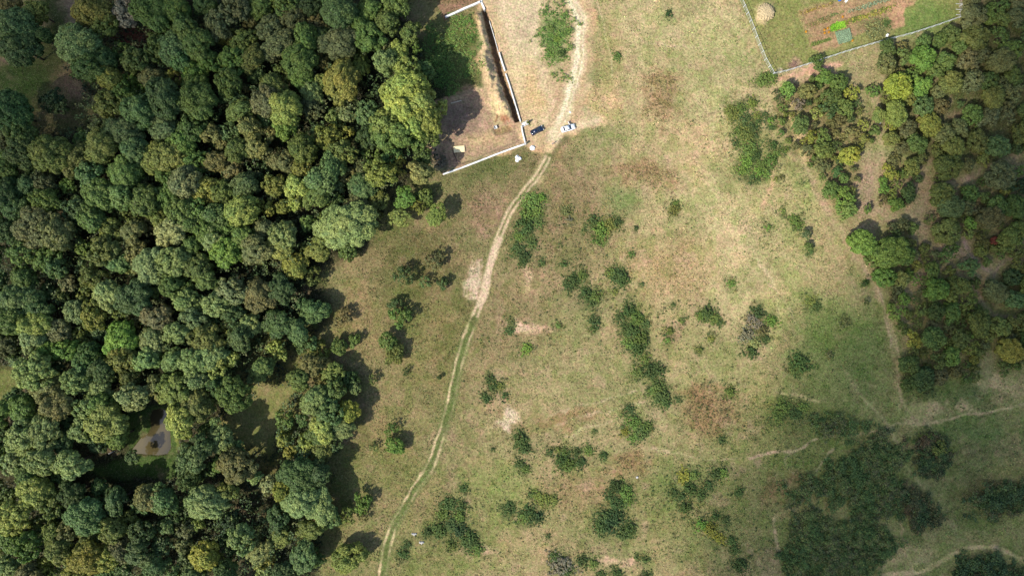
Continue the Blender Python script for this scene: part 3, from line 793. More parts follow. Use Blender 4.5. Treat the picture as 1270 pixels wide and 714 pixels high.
LEFT = parse("""15 8 14 t;45 15 14 o;20 35 22 b;25 60 20 b;48 45 14 d;115 15 20 y;130 32 16 o;158 15 18 k;187 15 22 g;97 58 24 p;112 84 18 g;90 46 14 p;130 74 14 d;148 62 12 g;64 125 13 D;75 132 10 d;
14 140 24 d;137 98 14 y;168 75 16 g;160 98 10 G;154 116 14 G;196 60 16 g;190 98 14 t;136 130 18 o;176 140 20 b;197 128 16 d;215 12 20 g;232 38 18 g;255 5 14 d;292 10 18 n;325 10 16 g;355 8 16 g;385 6 14 d;272 30 18 n;310 25 10 t;337 35 16 n;365 22 16 n;393 30 13 t;
248 58 18 g;216 60 18 b;282 46 12 y;305 52 16 o;347 56 18 n;380 47 16 g;226 76 14 b;260 76 14 g;290 76 18 g;315 74 14 o;336 66 12 n;372 74 20 g;397 74 12 t;213 97 12 y;240 92 16 G;243 106 14 g;285 103 16 g;318 93 12 b;340 110 16 o;352 90 12 o;374 96 14 g;
208 124 22 b;245 127 20 g;286 121 13 b;300 113 8 t;300 138 16 g;332 127 18 n;356 136 20 l;386 115 14 p;388 136 14 n;420 15 22 b;460 15 16 g;492 8 16 g;481 30 16 g;421 52 20 n;455 43 20 g;400 50 14 d;400 76 12 n;446 74 12 g;510 43 13 g;517 62 6 G;424 100 21 y;398 100 10 l;445 86 12 l;478 78 14 p;494 68 14 l;
504 86 16 l;490 112 16 l;508 108 19 l;520 126 19 l;501 134 20 l;530 149 16 l;514 154 18 l;533 168 12 g;430 140 12 p;458 143 16 b;478 150 18 l;497 165 16 g;475 168 18 g;455 172 14 d;405 170 16 y;427 190 16 o;485 192 12 b;412 205 16 b;398 222 18 b;392 244 16 g;430 216 11 t;472 215 18 y;492 206 12 y;521 214 14 t;501 245 13 G;527 243 12 g;519 257 9 y;541 266 13 o;495 270 13 o;432 280 29 p;440 254 15 n;462 272 12 o;405 297 13 o;
26 166 18 g;65 192 22 o;92 197 18 o;30 188 20 d;8 205 16 g;8 240 18 d;36 230 14 b;56 226 14 n;85 230 10 G;112 216 17 b;126 242 20 g;130 182 20 o;155 165 20 b;168 186 16 b;157 215 20 g;152 243 18 g;181 251 18 g;194 196 17 o;96 259 16 b;115 272 16 g;136 287 16 o;20 256 16 b;46 280 24 n;70 290 20 n;8 285 14 d;166 289 15 t;183 277 11 r;196 268 13 y;
205 160 16 b;240 157 18 g;285 163 13 b;310 158 14 t;355 157 14 G;335 166 10 t;275 178 9 t;268 202 14 t;287 208 13 t;295 186 14 g;318 181 14 t;226 176 16 g;210 196 19 o;242 201 16 g;230 226 18 n;207 217 14 g;335 195 11 n;353 201 14 t;376 185 16 o;375 206 13 y;256 235 16 y;277 240 14 g;305 230 15 b;341 230 14 y;327 256 12 y;350 256 10 y;365 252 10 l;300 261 18 l;245 262 16 g;226 265 18 g;270 266 16 b;214 286 18 p;240 276 14 g;257 287 15 g;281 281 14 g;330 285 14 n;350 292 17 p;
30 316 16 g;60 320 17 g;32 345 15 g;70 333 14 b;24 373 22 b;14 397 20 g;50 380 16 d;42 402 20 l;105 330 13 p;130 310 18 o;116 346 15 o;146 325 14 p;162 335 9 t;136 366 18 p;166 371 20 b;148 388 11 o;95 387 14 p;117 391 17 y;165 402 12 t;190 330 20 p;196 392 17 n;150 421 20 G;98 417 13 o;122 412 12 b;72 410 15 n;42 422 16 p;8 425 14 n;82 433 15 G;191 421 16 p;112 437 14 d;
215 326 19 p;246 330 16 g;240 305 14 g;281 314 18 G;256 345 14 g;265 295 15 p;320 310 18 n;346 306 16 l;366 332 16 y;386 342 12 o;394 311 14 o;291 360 18 p;270 377 16 p;322 365 20 r;347 358 16 d;231 372 16 p;240 396 16 p;213 352 14 g;291 391 14 b;310 402 16 p;300 418 16 b;346 400 18 d;220 411 14 p;256 422 20 o;260 441 18 p;281 408 9 y;370 411 14 b;341 431 12 l;381 425 12 b;396 436 13 y;
15 440 12 b;46 460 22 p;62 477 18 n;105 450 16 b;96 471 16 p;70 500 20 t;31 506 16 g;18 492 12 b;151 442 18 y;160 466 14 o;166 490 18 p;197 482 16 t;126 480 14 p;110 505 16 p;133 524 22 l;148 540 14 o;106 532 17 p;30 541 20 p;60 532 20 p;76 547 14 b;18 571 16 p;55 571 18 p;90 574 18 p;163 567 9 b;126 502 15 g;120 550 13 b;
218 447 15 b;241 446 18 p;266 450 17 l;221 482 22 o;246 502 20 o;226 520 18 l;268 478 15 d;292 488 20 g;275 468 11 n;325 457 14 g;314 467 9 p;346 440 10 l;386 452 14 t;371 470 14 g;241 563 21 b;268 523 7 p;295 577 21 r;296 553 8 b;352 520 12 g;375 520 9 d;351 545 12 l;361 559 12 Y;391 495 17 p;395 535 15 g;375 566 12 b;
432 472 13 d;413 462 14 o;415 483 15 g;440 482 8 p;432 510 14 Y;408 510 18 b;400 530 16 l;424 530 14 p;380 552 13 l;415 548 12 b;398 556 14 o;46 610 20 l;20 640 20 l;62 622 17 o;14 667 16 g;33 676 18 g;84 657 14 t;75 681 16 o;55 700 13 y;10 700 14 p;110 640 21 b;145 620 16 d;146 641 6 p;186 617 16 r;172 628 13 b;112 668 14 o;112 690 20 Y;132 692 15 l;151 680 16 n;96 706 16 y;176 660 16 d;192 700 14 b;152 707 12 d;90 612 15 d;122 606 12 d;
258 622 21 p;315 592 10 p;332 602 12 p;350 606 14 Y;372 590 22 d;375 622 20 p;352 627 12 o;205 620 18 b;230 657 13 n;255 690 18 Y;268 694 11 y;300 667 17 p;322 682 16 t;315 672 10 t;326 697 12 y;348 664 15 o;376 690 18 b;326 712 12 p;350 708 14 d;345 642 16 d;210 706 12 b;280 708 14 d;285 645 13 D;
394 588 18 d;398 626 20 p;412 645 13 b;430 640 11 o;385 655 14 o;368 712 13 d;235 590 14 g;390 695 12 g""")
LEFT_OUT = parse("431 692 18 o;388 385 18 b;374 424 12 b;425 395 11 r;440 421 9 g;485 532 9 G;491 553 11 G;463 554 6 g;450 622 12 G;450 641 7 r;463 470 6 g;395 456 15 t;420 430 10 g")
FIELD = parse("""500 342 13 d;528 350 8 b;549 351 8 d;540 322 12 n;492 376 9 d;495 393 13 g;482 423 11 g;490 441 12 o;503 461 5 d;545 468 3 d;
1000 290 7 b;1003 305 6 g;1069 300 17 G;1103 314 22 G;1098 343 14 G;1118 346 11 l;1122 318 13 g;1085 322 12 g;1112 297 12 d""")
RIGHT = parse("""1013 76 10 g;1002 113 11 t;990 130 9 k;1022 95 11 g;1040 104 12 g;1030 120 13 g;1027 136 12 d;1012 141 9 l;1048 134 12 o;1057 115 11 Y;1066 138 6 o;1042 149 9 r;1030 153 7 r;992 155 13 g;1005 169 9 Y;1020 170 10 g;1055 165 10 t;1070 155 8 y;1084 162 8 g;1054 192 13 Y;1020 186 12 o;1001 186 9 n;1037 183 9 g;1038 212 8 d;1046 221 7 g;1030 236 12 g;1046 246 14 G;1051 261 12 g;1057 237 7 o;1020 205 11 n;1075 260 6 g;965 120 9 d;977 112 10 g;970 134 7 g;
1146 72 16 G;1175 76 12 g;1112 108 18 Y;1143 106 14 G;1100 118 11 o;1110 140 15 o;1145 133 14 b;1126 122 10 o;1165 132 12 r;1191 130 6 b;1152 154 15 y;1104 156 9 Y;1125 160 12 n;1136 178 14 g;1170 166 14 n;1182 182 15 o;1190 160 12 n;1213 176 14 o;1236 181 15 b;1206 142 14 g;1226 147 14 n;1250 141 14 n;1180 103 15 o;1205 100 14 n;1200 76 14 n;1240 76 17 t;1225 100 13 g;1256 94 13 g;1256 62 14 g;1231 121 15 o;1256 116 13 n;1266 166 13 o;1262 183 9 d;1100 80 13 n;1116 92 9 r;1122 70 11 g;1206 20 16 n;1226 22 10 g;1211 46 17 o;1240 46 14 g;1262 22 13 n;1240 5 14 g;1145 52 10 g;1118 57 7 t;1165 50 10 g;1190 58 10 g;1218 68 10 n;1160 88 11 g;
1105 214 11 Y;1108 200 10 r;1131 209 12 o;1110 232 9 o;1126 238 11 d;1094 249 8 r;1110 254 10 G;1126 249 7 n;1174 206 17 o;1199 206 10 r;1166 241 16 o;1202 240 12 g;1177 257 16 b;1195 258 12 n;1240 217 19 n;1256 231 8 y;1236 255 14 g;1260 256 15 g;1226 271 15 r;1256 290 15 o;1152 272 8 g;1120 279 9 n;1175 286 17 o;1203 276 9 G;1200 291 8 l;1216 298 10 o;1233 298 6 c;1216 311 9 y;1247 303 12 o;1263 311 11 o;1131 283 9 g;1262 232 12 D;1262 212 10 g;
1136 330 8 y;1155 335 11 g;1176 315 13 g;1178 335 8 o;1201 331 12 b;1162 360 15 G;1112 386 13 G;1190 355 12 o;1209 350 8 g;1200 374 13 o;1233 362 15 n;1256 345 13 d;1263 330 10 o;1160 386 13 g;1181 390 12 g;1156 420 15 g;1190 420 14 o;1132 420 11 Y;1213 400 16 o;1203 430 12 y;1180 441 13 G;1166 445 12 g;1240 405 14 o;1262 400 13 o;1252 435 16 Y;1130 452 14 g;1144 470 15 d;1165 466 11 n;1185 461 9 r;1256 371 14 b;1127 476 11 g;1152 488 9 d;1177 408 9 n;1174 425 9 o;1246 452 8 g;1108 372 6 n;1072 352 4 d;1074 375 4 g""")
SHR = [s for s in SHR if s[2] > 0]

# fill the gaps of the woods with further trees
def fill(lst, mask, holes, n, rlo, rhi, sep, keys, box, seed, edge=4):
    r = np.random.default_rng(seed)
    C = np.stack([r.uniform(box[0], box[2], n), r.uniform(box[1], box[3], n)], 1)
    ok = poly_sd(C[:, 0], C[:, 1], mask) > edge
    for h in holes: ok &= poly_sd(C[:, 0], C[:, 1], h) < -6
    for x, y in C[ok]:
        rad = r.uniform(rlo, rhi)
        A = np.array([[l[0], l[1], l[2]] for l in lst])
        d = np.hypot(A[:, 0] - x, A[:, 1] - y)
        if (d > sep * (A[:, 2] + rad)).all():
            near = lst[int(np.argmin(d))][3]
            k = near if r.random() < .35 and near not in 'krcY' else keys[r.integers(len(keys))]
            lst.append([x, y, rad, k])
n0 = len(LEFT)
EDGE = []
fill(LEFT, FOREST_L, HOLES + [CLEARING, [(296,340),(470,340),(470,800),(296,800)], [(140,490),(240,490),(240,600),(100,600),(100,560),(140,550)]], 5000, 10, 16, .72, 'gbdogbpdnog', (-40, -40, 560, 755), 3)
fill(RIGHT, FOREST_R, [], 2500, 9, 14, .76, 'gonogbn', (1080, -40, 1310, 205), 4, -2)
fill(RIGHT, [(1270,200),(1330,200),(1330,470),(1275,460),(1272,390)], [], 600, 10, 15, .72, 'gonod', (1265, 190, 1315, 470), 5)
fill(RIGHT, THICKET, [], 900, 4, 7, .80, 'gonyogdt', (965, 90, 1086, 272), 9, -1)
n1_ = len(RIGHT)
fill(RIGHT, [(1098,205),(1150,195),(1240,205),(1275,200),(1275,460),(1215,470),(1150,470),(1128,430),(1105,380),(1120,330),(1130,300),(1105,280),(1095,240)], [], 1500, 6, 10, .70, 'gonogoGn', (1090, 190, 1275, 470), 6, -2)
keep_ = []
for t_ in RIGHT[n1_:]:
    a_, b_ = np.array([t_[0]]), np.array([t_[1]])
    if all(seg_dist(a_, b_, P)[0] > w * .5 + t_[2] * .8 for P, w, c, q_ in PATHS): keep_.append(t_)
RIGHT = RIGHT[:n1_] + keep_
print('trees', n0, len(LEFT), len(RIGHT), len(SHR))

RECS = []   # every plant for the labels: [object, x, y, r, key, noun, zone]
def plant_tree(x, y, r, k, lib, name, cat, group, noun, hmul=1.0):
    L = LIB[lib]; R = r * RES
    s = R / L['R'] * 1.04
    hs = s ** .55 * random.uniform(.90, 1.1) * hmul
    zc = (L['H'] - L['Hc'] * .5) * hs
    f = 1 - zc / CAM_H
    bx, by = 635 + (x - 635) * f, 357 + (y - 357) * f
    root = thing(name, 'x', cat, P3(bx, by, -.05), random.uniform(0, 6.28), group)
    a_ = random.uniform(.86, 1.16); root.scale = (s * a_, s / a_, hs)
    cm, tm = random.choice(L['v'])
    link('trunk', tm, root)
    c = link('crown', cm, root, (0, 0, L['H'] - L['Hc'] * .5))
    c.color = leafcol(k)
    RECS.append([root, x, y, r, k, noun, name])
    return root
def left_height(x, y):
    d = float(poly_sd(np.array([x * 1.0]), np.array([y * 1.0]), FOREST_L)[0])
    h = 1.0
    if x > 300 and y > 225: h = .60 + .40 * min(1, max(0, d) / 110)
    if 475 < x < 560 and 75 < y < 185: h = 1.18
    return h
LEFT = [t for t in LEFT if -30 < t[0] < 1300 and -35 < t[1] < 745]
LEFT.sort(key=lambda t: -t[2] if (0 < t[0] and 0 < t[1] < 714) else 0)
def left_lib(r): return 'tall_large' if r >= 19.5 else 'tall_mid' if r >= 13.5 else 'tall_small'
for x, y, r, k in LEFT[:300]:
    plant_tree(x, y, r * (.93 if x > 300 and y > 380 else .97), k, left_lib(r), 'broadleaf_tree', 'tree', 'broadleaf trees of the big left wood', 'tree', left_height(x, y))
# the remaining, smallest crowns of the wood as one canopy
MR = {}
def canopy_rest(rest):
    Vs = []; Fs = []; As = []; Ts = []; nb = 0
    for x, y, r, k in rest:
        Rr = r * RES
        if Rr not in MR: pass
        h = 8.4 * left_height(x, y) * random.uniform(.85, 1.1)
        V, F, A = random.choice(REST)
        s = Rr / 2.9
        a = random.uniform(0, 6.28); ca, sa = math.cos(a), math.sin(a)
        f = 1 - h * .8 / CAM_H
        p = P3(635 + (x - 635) * f, 357 + (y - 357) * f)
        W = np.stack([(V[:, 0] * ca - V[:, 1] * sa) * s + p.x, (V[:, 0] * sa + V[:, 1] * ca) * s + p.y, V[:, 2] * s + p.z + h - 2.4 * s], 1)
        Vs.append(W); Fs.append(F + nb); nb += len(V); As.append(A); Ts.append(np.tile(np.array(leafcol(k)[:3]), (len(V), 1)))
    me = mesh_np('woodland_canopy', np.concatenate(Vs), np.concatenate(Fs), M_LEAF2, {'lv': np.concatenate(As), 'tint': np.concatenate(Ts)})
    tag(link('woodland_canopy', me), 'smaller green crowns filling the gaps of the big left wood', 'canopy', kind='stuff')
REST = [crown_np(2.9, 4.6, 900 + q, ['lobed', 'fine', 'ragged'][q], .26, .9) for q in range(3)]
M_LEAF2 = leaf_mat('canopy_foliage', use_obj=False)
canopy_rest(LEFT[300:])
for x, y, r, k in LEFT_OUT + FIELD[:10]:
    lib = 'bushy_large' if r >= 15 else 'bushy_mid' if r >= 9.5 else 'bushy_small'
    plant_tree(x, y, r, k, lib, 'field_tree', 'tree', 'lone trees on the grass beside the left wood', 'small tree')
for x, y, r, k in RIGHT + FIELD[10:]:
    lib = 'bushy_large' if r >= 14.5 else 'bushy_mid' if r >= 9.5 else 'bushy_small'
    plant_tree(x, y, r * .9, k, lib, 'bushy_tree', 'tree', 'low bushy trees of the right wood', 'bushy tree')
for x, y, r, k in SHR:
    R = r * RES
    base = .85 if R < 1.15 else 1.5 if R < 1.95 else 2.4
    me = random.choice(SHRUB[base])
    o = link('shrub', me, None, P3(x, y, -.04), (0, 0, random.uniform(0, 6.28)))
    s = R / base * 1.12; o.scale = (s * random.uniform(.85, 1.2), s, s * random.uniform(.6, .95)); c_ = np.array(leafcol(k)) * (1.0 if k in 'kYr' else 1.32); c_[3] = 1; o.color = c_
    tag(o, 'x', 'shrub', 'shrubs scattered over the pasture')
    RECS.append([o, x, y, r, k, 'shrub', 'shrub'])

# ------------------------------------------------------------------ ground cover, grass, weeds (nobody could count them)
def scatter_cover(name, polys, n, size, cols, hgt, label, cat, seed, soft=10, box=None, per=7, flat=.4, bk=18, mat=None):
    r = np.random.default_rng(seed)
    P = np.concatenate([np.array(p, float) for p in polys])
    lo = P.min(0) - soft; hi = P.max(0) + soft
    X = r.uniform(lo[0], hi[0], n); Y = r.uniform(lo[1], hi[1], n)
    D = np.max([poly_sd(X, Y, p) for p in polys], 0) + (fbm(X, Y, 14, seed, 3) - .5) * bk * 2
    ok = r.random(n) < sstep(-soft * .5, soft, D)
    if name in ('woodland_undergrowth', 'understorey_saplings'):
        for H_ in HOLES[:3] + [POND, CLEARING]: ok &= poly_sd(X, Y, H_) < -1
    X, Y = X[ok], Y[ok]; m = len(X)
    hh = hgt * (.25 + 2.4 * sstep(.30, .75, fbm(X, Y, 7, seed + 5, 3)))
    c = np.stack([wx(X), wy(Y), zat(X, Y) + hh], 1)
    Pn = np.repeat(c, per, 0) + r.normal(0, 1, (m * per, 3)) * np.array([size * 1.3, size * 1.3, hgt * .2])
    V, F = leaf_quads(Pn, np.tile([0, 0, 1.0], (m * per, 1)) , size, size * .7, r, flat)
    cc = np.array([alb(c_) for c_ in cols])
    ci = np.clip((fbm(X, Y, 22, seed + 9, 3) * 1.6 - .3 + r.normal(0, .12, m)) * len(cc), 0, len(cc) - 1).astype(int)
    tint = np.repeat(np.repeat(cc[ci] * 1.25, per, 0), 4, 0)
    A = np.zeros((m * per, 3)); A[:, 0] = r.random(m * per); A[:, 1] = np.repeat(r.random(m), per)
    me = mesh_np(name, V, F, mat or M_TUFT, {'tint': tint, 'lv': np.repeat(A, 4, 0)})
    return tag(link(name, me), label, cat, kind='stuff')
GR = [(78, 100, 54), (90, 112, 60), (112, 120, 68), (104, 104, 72), (88, 106, 58)]
scatter_cover('bramble_cover', [[(1020,588),(1055,548),(1098,540),(1114,562),(1118,605),(1122,650),(1070,640),(1020,625),(1000,610)], [(985,640),(1010,628),(1060,645),(1112,650),(1114,680),(1085,700),(1060,740),(985,740),(968,700)]], 24000, .19, GR, .5,
   'dense dark green bramble carpet covering the ground below the path crossing', 'undergrowth', 101, bk=30)
scatter_cover('bramble_cover', [[(1005,518),(1050,515),(1085,520),(1095,530),(1060,540),(1015,540)], [(970,600),(1003,592),(1012,612),(990,632),(966,622)]], 6500, .19, GR, .45,
   'low green bramble strip left of the path crossing', 'undergrowth', 103)
scatter_cover('bramble_cover', [[(1132,545),(1155,534),(1172,548),(1178,575),(1160,592),(1138,582)], [(1125,600),(1150,612),(1165,645),(1150,665),(1130,655)]], 7000, .24, [(62, 82, 46), (84, 84, 52), (100, 84, 58)], .4,
   'mottled green and russet scrub patch below right of the path crossing', 'undergrowth', 105)
scatter_cover('bramble_cover', [[(1180,740),(1188,695),(1210,685),(1240,684),(1262,700),(1285,730)], [(1200,620),(1235,602),(1330,585),(1330,630),(1240,640),(1205,638)]], 15000, .26, [(66, 86, 52), (78, 96, 54), (98, 94, 60)], .7,
   'dark scrub mass inside the curve of the bottom right dirt road', 'undergrowth', 107)
BR = [(110, 92, 62), (132, 110, 72), (156, 136, 92), (112, 112, 64)]
scatter_cover('dead_weeds', [[(805,95),(825,88),(842,100),(838,135),(822,158),(803,150),(796,128)], [(760,205),(785,200),(830,212),(840,225),(800,232),(768,220)]], 1900, .12, BR, .3,
   'patch of brown dead weeds on the pasture right of the cars', 'weeds', 111, bk=26)
scatter_cover('dead_weeds', [[(850,490),(875,480),(905,492),(912,520),(890,545),(860,538),(848,515)], [(768,560),(790,556),(806,572),(796,592),(775,590),(765,575)]], 2200, .12, BR, .35,
   'patch of brown dead weeds in the lower middle pasture', 'weeds', 113, bk=22)
scatter_cover('green_weeds', [[(672,10),(695,2),(710,25),(712,60),(700,95),(678,80),(668,45)], [(540,35),(580,25),(595,60),(598,95),(545,118),(520,100),(518,60)]], 6500, .17, [(84, 116, 52), (100, 130, 60), (120, 134, 72)], .22,
   'green weeds growing on the graded soil around the building plot', 'weeds', 117, bk=26)
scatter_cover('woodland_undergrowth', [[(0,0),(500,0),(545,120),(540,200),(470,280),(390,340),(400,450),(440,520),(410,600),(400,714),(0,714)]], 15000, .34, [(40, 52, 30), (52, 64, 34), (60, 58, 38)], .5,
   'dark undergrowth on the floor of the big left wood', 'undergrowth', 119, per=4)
scatter_cover('understorey_saplings', [[(115,0),(500,0),(520,120),(520,200),(460,270),(390,320),(385,400),(300,470),(255,500),(240,480),(150,490),(60,520),(0,520),(0,165),(70,175),(115,150)], [(0,600),(300,600),(400,640),(380,714),(0,714)], [(350,470),(420,470),(430,540),(350,570)]], 17000, .27, [(70, 88, 50), (84, 98, 54), (92, 96, 60)], 3.2,
   'dim saplings and bushes filling the gaps below the left wood canopy', 'undergrowth', 123, per=7, bk=10)

DG = [(160, 138, 92), (176, 152, 100), (140, 124, 80), (118, 116, 68)]
for q_, (P_, n_, lb_) in enumerate([
    ([[(790,300),(850,290),(880,330),(860,380),(800,385),(780,340)],[(690,240),(770,250),(790,330),(740,350),(690,330)]], 3600, 'coarse straw-coloured weeds across the middle pasture'),
    ([[(620,390),(690,390),(700,430),(660,450),(620,440)],[(560,190),(640,200),(610,290),(560,270)]], 2600, 'coarse straw-coloured weeds either side of the track'),
    ([[(640,600),(760,580),(790,640),(700,660),(640,640)],[(600,470),(650,470),(650,560),(600,560)],[(500,600),(600,600),(600,714),(520,714)]], 4200, 'coarse dry weeds across the lower middle pasture'),
    ([[(830,480),(1000,480),(1000,560),(850,560)],[(820,590),(960,590),(940,714),(820,714)]], 5200, 'coarse mixed weeds left of the wide bramble carpet'),
    ([[(890,100),(1000,120),(1020,240),(1010,330),(930,300),(890,200)]], 2600, 'coarse weeds among the upper right pasture shrubs')]):
    scatter_cover('dry_weeds', P_, n_, .085, DG if q_ < 3 else DG + [(92, 108, 56), (78, 98, 50)], .2, lb_, 'weeds', 301 + q_, bk=30, per=6)
# grass tussocks over the whole pasture
def tussocks():
    r = np.random.default_rng(5)
    n = 150000
    X = r.uniform(330, 1330, n); Y = r.uniform(-50, 764, n)
    dens = .12 + 1.5 * sstep(.35, .75, fbm(X, Y, 12, 7, 4))
    d = np.full(n, 99.0)
    for P, w in ((TRACK, 7), (TRACK_TOP, 11)): d = np.minimum(d, seg_dist(X, Y, P) - w)
    ok = (r.random(n) < dens) & (d > 0)
    ok &= (poly_sd(X, Y, SITE) < 0) | (r.random(n) < .05)
    ok &= poly_sd(X, Y, FOREST_L) < 2
    ok &= ~((poly_sd(X, Y, GARDEN) > 0) & (r.random(n) < .75))
    for P, w, c, s in PATHS: ok &= (seg_dist(X, Y, P) > w * .5) | (r.random(n) < .2)
    X, Y = X[ok], Y[ok]; m = len(X); per = 3
    s = r.uniform(.05, .16, m) * (.7 + fbm(X, Y, 14, 9))
    c = np.stack([wx(X), wy(Y), zat(X, Y)], 1)
    sp = np.repeat(s, per)
    a = r.uniform(0, 2 * np.pi, m * per)
    Pn = np.repeat(c, per, 0) + np.stack([np.cos(a) * sp * .8, np.sin(a) * sp * .8, sp * r.uniform(.5, 1.3, m * per)], 1)
    Nn = np.stack([np.cos(a) * .7, np.sin(a) * .7, np.full(m * per, 1.0)], 1)
    V, F = leaf_quads(Pn, Nn, sp[:, None], sp[:, None] * .6, r, .35)
    g = gcol(X, Y)
    v = r.normal(.12, .24, m)[:, None]
    hue = np.where((r.random(m) < .5)[:, None], np.array([.78, .98, .72]), np.array([1.12, 1.02, .95]))
    t = np.clip(g * (1 + v) * hue, .02, .6)
    A = np.zeros((m * per, 3)); A[:, 0] = r.random(m * per); A[:, 1] = np.repeat(r.random(m) * .5, per)
    me = mesh_np('grass', V, F, M_TUFT, {'tint': np.repeat(np.repeat(t, per, 0), 4, 0), 'lv': np.repeat(A, 4, 0)})
    tag(link('grass', me), 'dry grass tussocks covering the open pasture', 'grass', kind='stuff')
tussocks()
# seedling scrub: hundreds of knee-high dark clumps
def seedlings():
    r = np.random.default_rng(8)
    Z_ = [(720,300,60,70),(780,400,45,60),(860,605,55,110),(690,575,45,90),(930,180,30,60),(615,490,25,35),(960,510,55,90),(860,400,50,50),(660,290,30,40),(720,365,45,60),(760,640,45,60),(660,630,40,40),(560,650,40,35),(940,410,22,25),(900,500,45,50),(1000,240,30,30),(960,290,40,25),(690,410,50,30),(880,640,50,70),(800,690,60,40),(980,640,40,60),(1230,580,60,50),(1150,480,50,30),(1215,500,30,25),(500,400,20,16),(835,260,20,12),(640,560,16,16),(1060,180,30,30),(840,620,50,60),(900,560,40,45),(980,560,40,50),(760,560,40,30),(940,680,30,35),(820,400,30,30),(700,310,30,30),(870,510,25,40),(600,420,15,16),(1040,470,25,20)]
    X = []; Y = []
    for x, y, s, n in Z_:
        X.append(r.normal(x, s * .6, n)); Y.append(r.normal(y, s * .5, n))
    for sx, sy, sr, sk in SHR:
        if sr >= 4 and sy > 90:
            k_ = int(5 + sr * 1.3); a = r.uniform(0, 6.28, k_); d_ = sr * r.uniform(.7, 2.3, k_)
            X.append(sx + np.cos(a) * d_); Y.append(sy + np.sin(a) * d_)
    X = np.concatenate(X); Y = np.concatenate(Y)
    ok = (seg_dist(X, Y, TRACK) > 8) & (X > 480)
    X, Y = X[ok], Y[ok]; m = len(X); per = 26
    s = .10 + .45 * r.random(m) ** 2.2
    c = np.stack([wx(X), wy(Y), zat(X, Y) + s * .35], 1)
    q = unit(r.normal(0, 1, (m * per, 3)) + np.array([0, 0, .4]))
    Pn = np.repeat(c, per, 0) + q * np.repeat(s, per)[:, None] * np.array([1.25, 1, .8]) * r.uniform(.6, 1.2, (m * per, 1))
    V, F = leaf_quads(Pn, q + [0, 0, .3], .12, .09, r, .4)
    cc = np.array([alb((70, 88, 48)), alb((84, 98, 52)), alb((110, 104, 64)), alb((60, 78, 46))])[r.integers(0, 4, m)] * 1.55
    A = np.zeros((m * per, 3)); A[:, 0] = r.random(m * per); A[:, 1] = np.repeat(r.random(m), per)
    me = mesh_np('scrub_seedlings', V, F, M_TUFT, {'tint': np.repeat(np.repeat(cc, per, 0), 4, 0), 'lv': np.repeat(A, 4, 0)})
    tag(link('scrub_seedlings', me), 'tiny dark scrub seedlings dotted all over the pasture', 'scrub', kind='stuff')
seedlings()
def bramble_clumps():
    """rounded bramble domes standing up out of the carpet"""
    r = np.random.default_rng(18)
    polys = [[(1020,588),(1055,548),(1098,540),(1114,562),(1118,605),(1122,650),(1070,640),(1020,625),(1000,610)], [(985,640),(1010,628),(1060,645),(1112,650),(1114,680),(1085,700),(1060,740),(985,740),(968,700)],
             [(1005,518),(1050,515),(1085,520),(1060,538),(1015,540)], [(970,600),(1003,592),(1012,612),(990,632),(966,622)], [(1132,545),(1155,534),(1172,548),(1178,575),(1160,592),(1138,582)],
             [(1180,740),(1188,695),(1210,685),(1240,684),(1262,700),(1285,730)], [(1200,620),(1235,602),(1330,585),(1330,630),(1240,640),(1205,638)]]
    X = r.uniform(960, 1300, 9000); Y = r.uniform(510, 740, 9000)
    D = np.max([poly_sd(X, Y, p) for p in polys], 0) + (fbm(X, Y, 14, 101, 3) - .5) * 40
    ok = (D > 1) & (r.random(9000) < .20 + .5 * sstep(.45, .7, fbm(X, Y, 16, 77, 3)))
    X, Y = X[ok], Y[ok]; m = len(X); per = 46
    s_ = r.uniform(.3, .85, m)
    q = unit(r.normal(0, 1, (m * per, 3)) + np.array([0, 0, .6]))
    c = np.stack([wx(X), wy(Y), zat(X, Y) + .35 + s_ * .5], 1)
    sc = np.repeat(s_, per)[:, None] * np.repeat(r.uniform(.75, 1.3, (m, 2)), per, 0)
    Pn = np.repeat(c, per, 0) + np.concatenate([q[:, :2] * sc, q[:, 2:] * np.repeat(s_, per)[:, None] * .8], 1) * r.uniform(.65, 1.12, (m * per, 1))
    V, F = leaf_quads(Pn, q + [0, 0, .4], .13, .10, r, .45)
    pal = np.array([alb(c_) for c_ in ((84, 104, 56), (96, 114, 62), (72, 94, 50), (110, 110, 66), (78, 100, 58))]) * 1.3
    A = np.zeros((m * per, 3)); A[:, 0] = r.random(m * per); A[:, 1] = np.repeat(r.random(m), per)
    me = mesh_np('bramble_domes', V, F, M_TUFT, {'tint': np.repeat(np.repeat(pal[r.integers(0, 5, m)], per, 0), 4, 0), 'lv': np.repeat(A, 4, 0)})
    tag(link('bramble_domes', me), 'rounded bramble domes rising from the carpets of scrub at lower right', 'undergrowth', kind='stuff')
bramble_clumps()

# ------------------------------------------------------------------ building plot
M_WHITE = simple_mat('white_render', (.66, .65, .61), .8, var=.32, scale=.9)
M_CONC = simple_mat('concrete', (.42, .40, .37), .9, var=.3, scale=2)
M_DIRT = simple_mat('dug_soil', tuple(alb((190, 152, 110))), 1, var=.35, scale=1.5, bump=.5)
M_WOOD = simple_mat('pale_wood', (.52, .42, .30), .8, var=.2, scale=5)
M_DARKWOOD = simple_mat('dark_wood', (.09, .06, .045), .9, var=.3, scale=5)
M_SHEET = simple_mat('plastic_sheet', (.74, .74, .72), .45, var=.08, scale=2, bump=.5)
M_GALV = simple_mat('galvanised', (.62, .63, .62), .5, .3, var=.1)
M_TYRE = simple_mat('rubber', (.02, .02, .02), .9)
M_GLASS = simple_mat('car_glass', (.015, .02, .028), .06, var=.0, spec=.8)
M_CHROME = simple_mat('rim_metal', (.6, .6, .62), .3, .9, var=.05)
M_LAMP = simple_mat('lamp_lens', (.75, .75, .72), .15, var=.0, spec=.8)
M_REDLAMP = simple_mat('tail_lens', (.4, .02, .02), .2, var=.0, spec=.8)
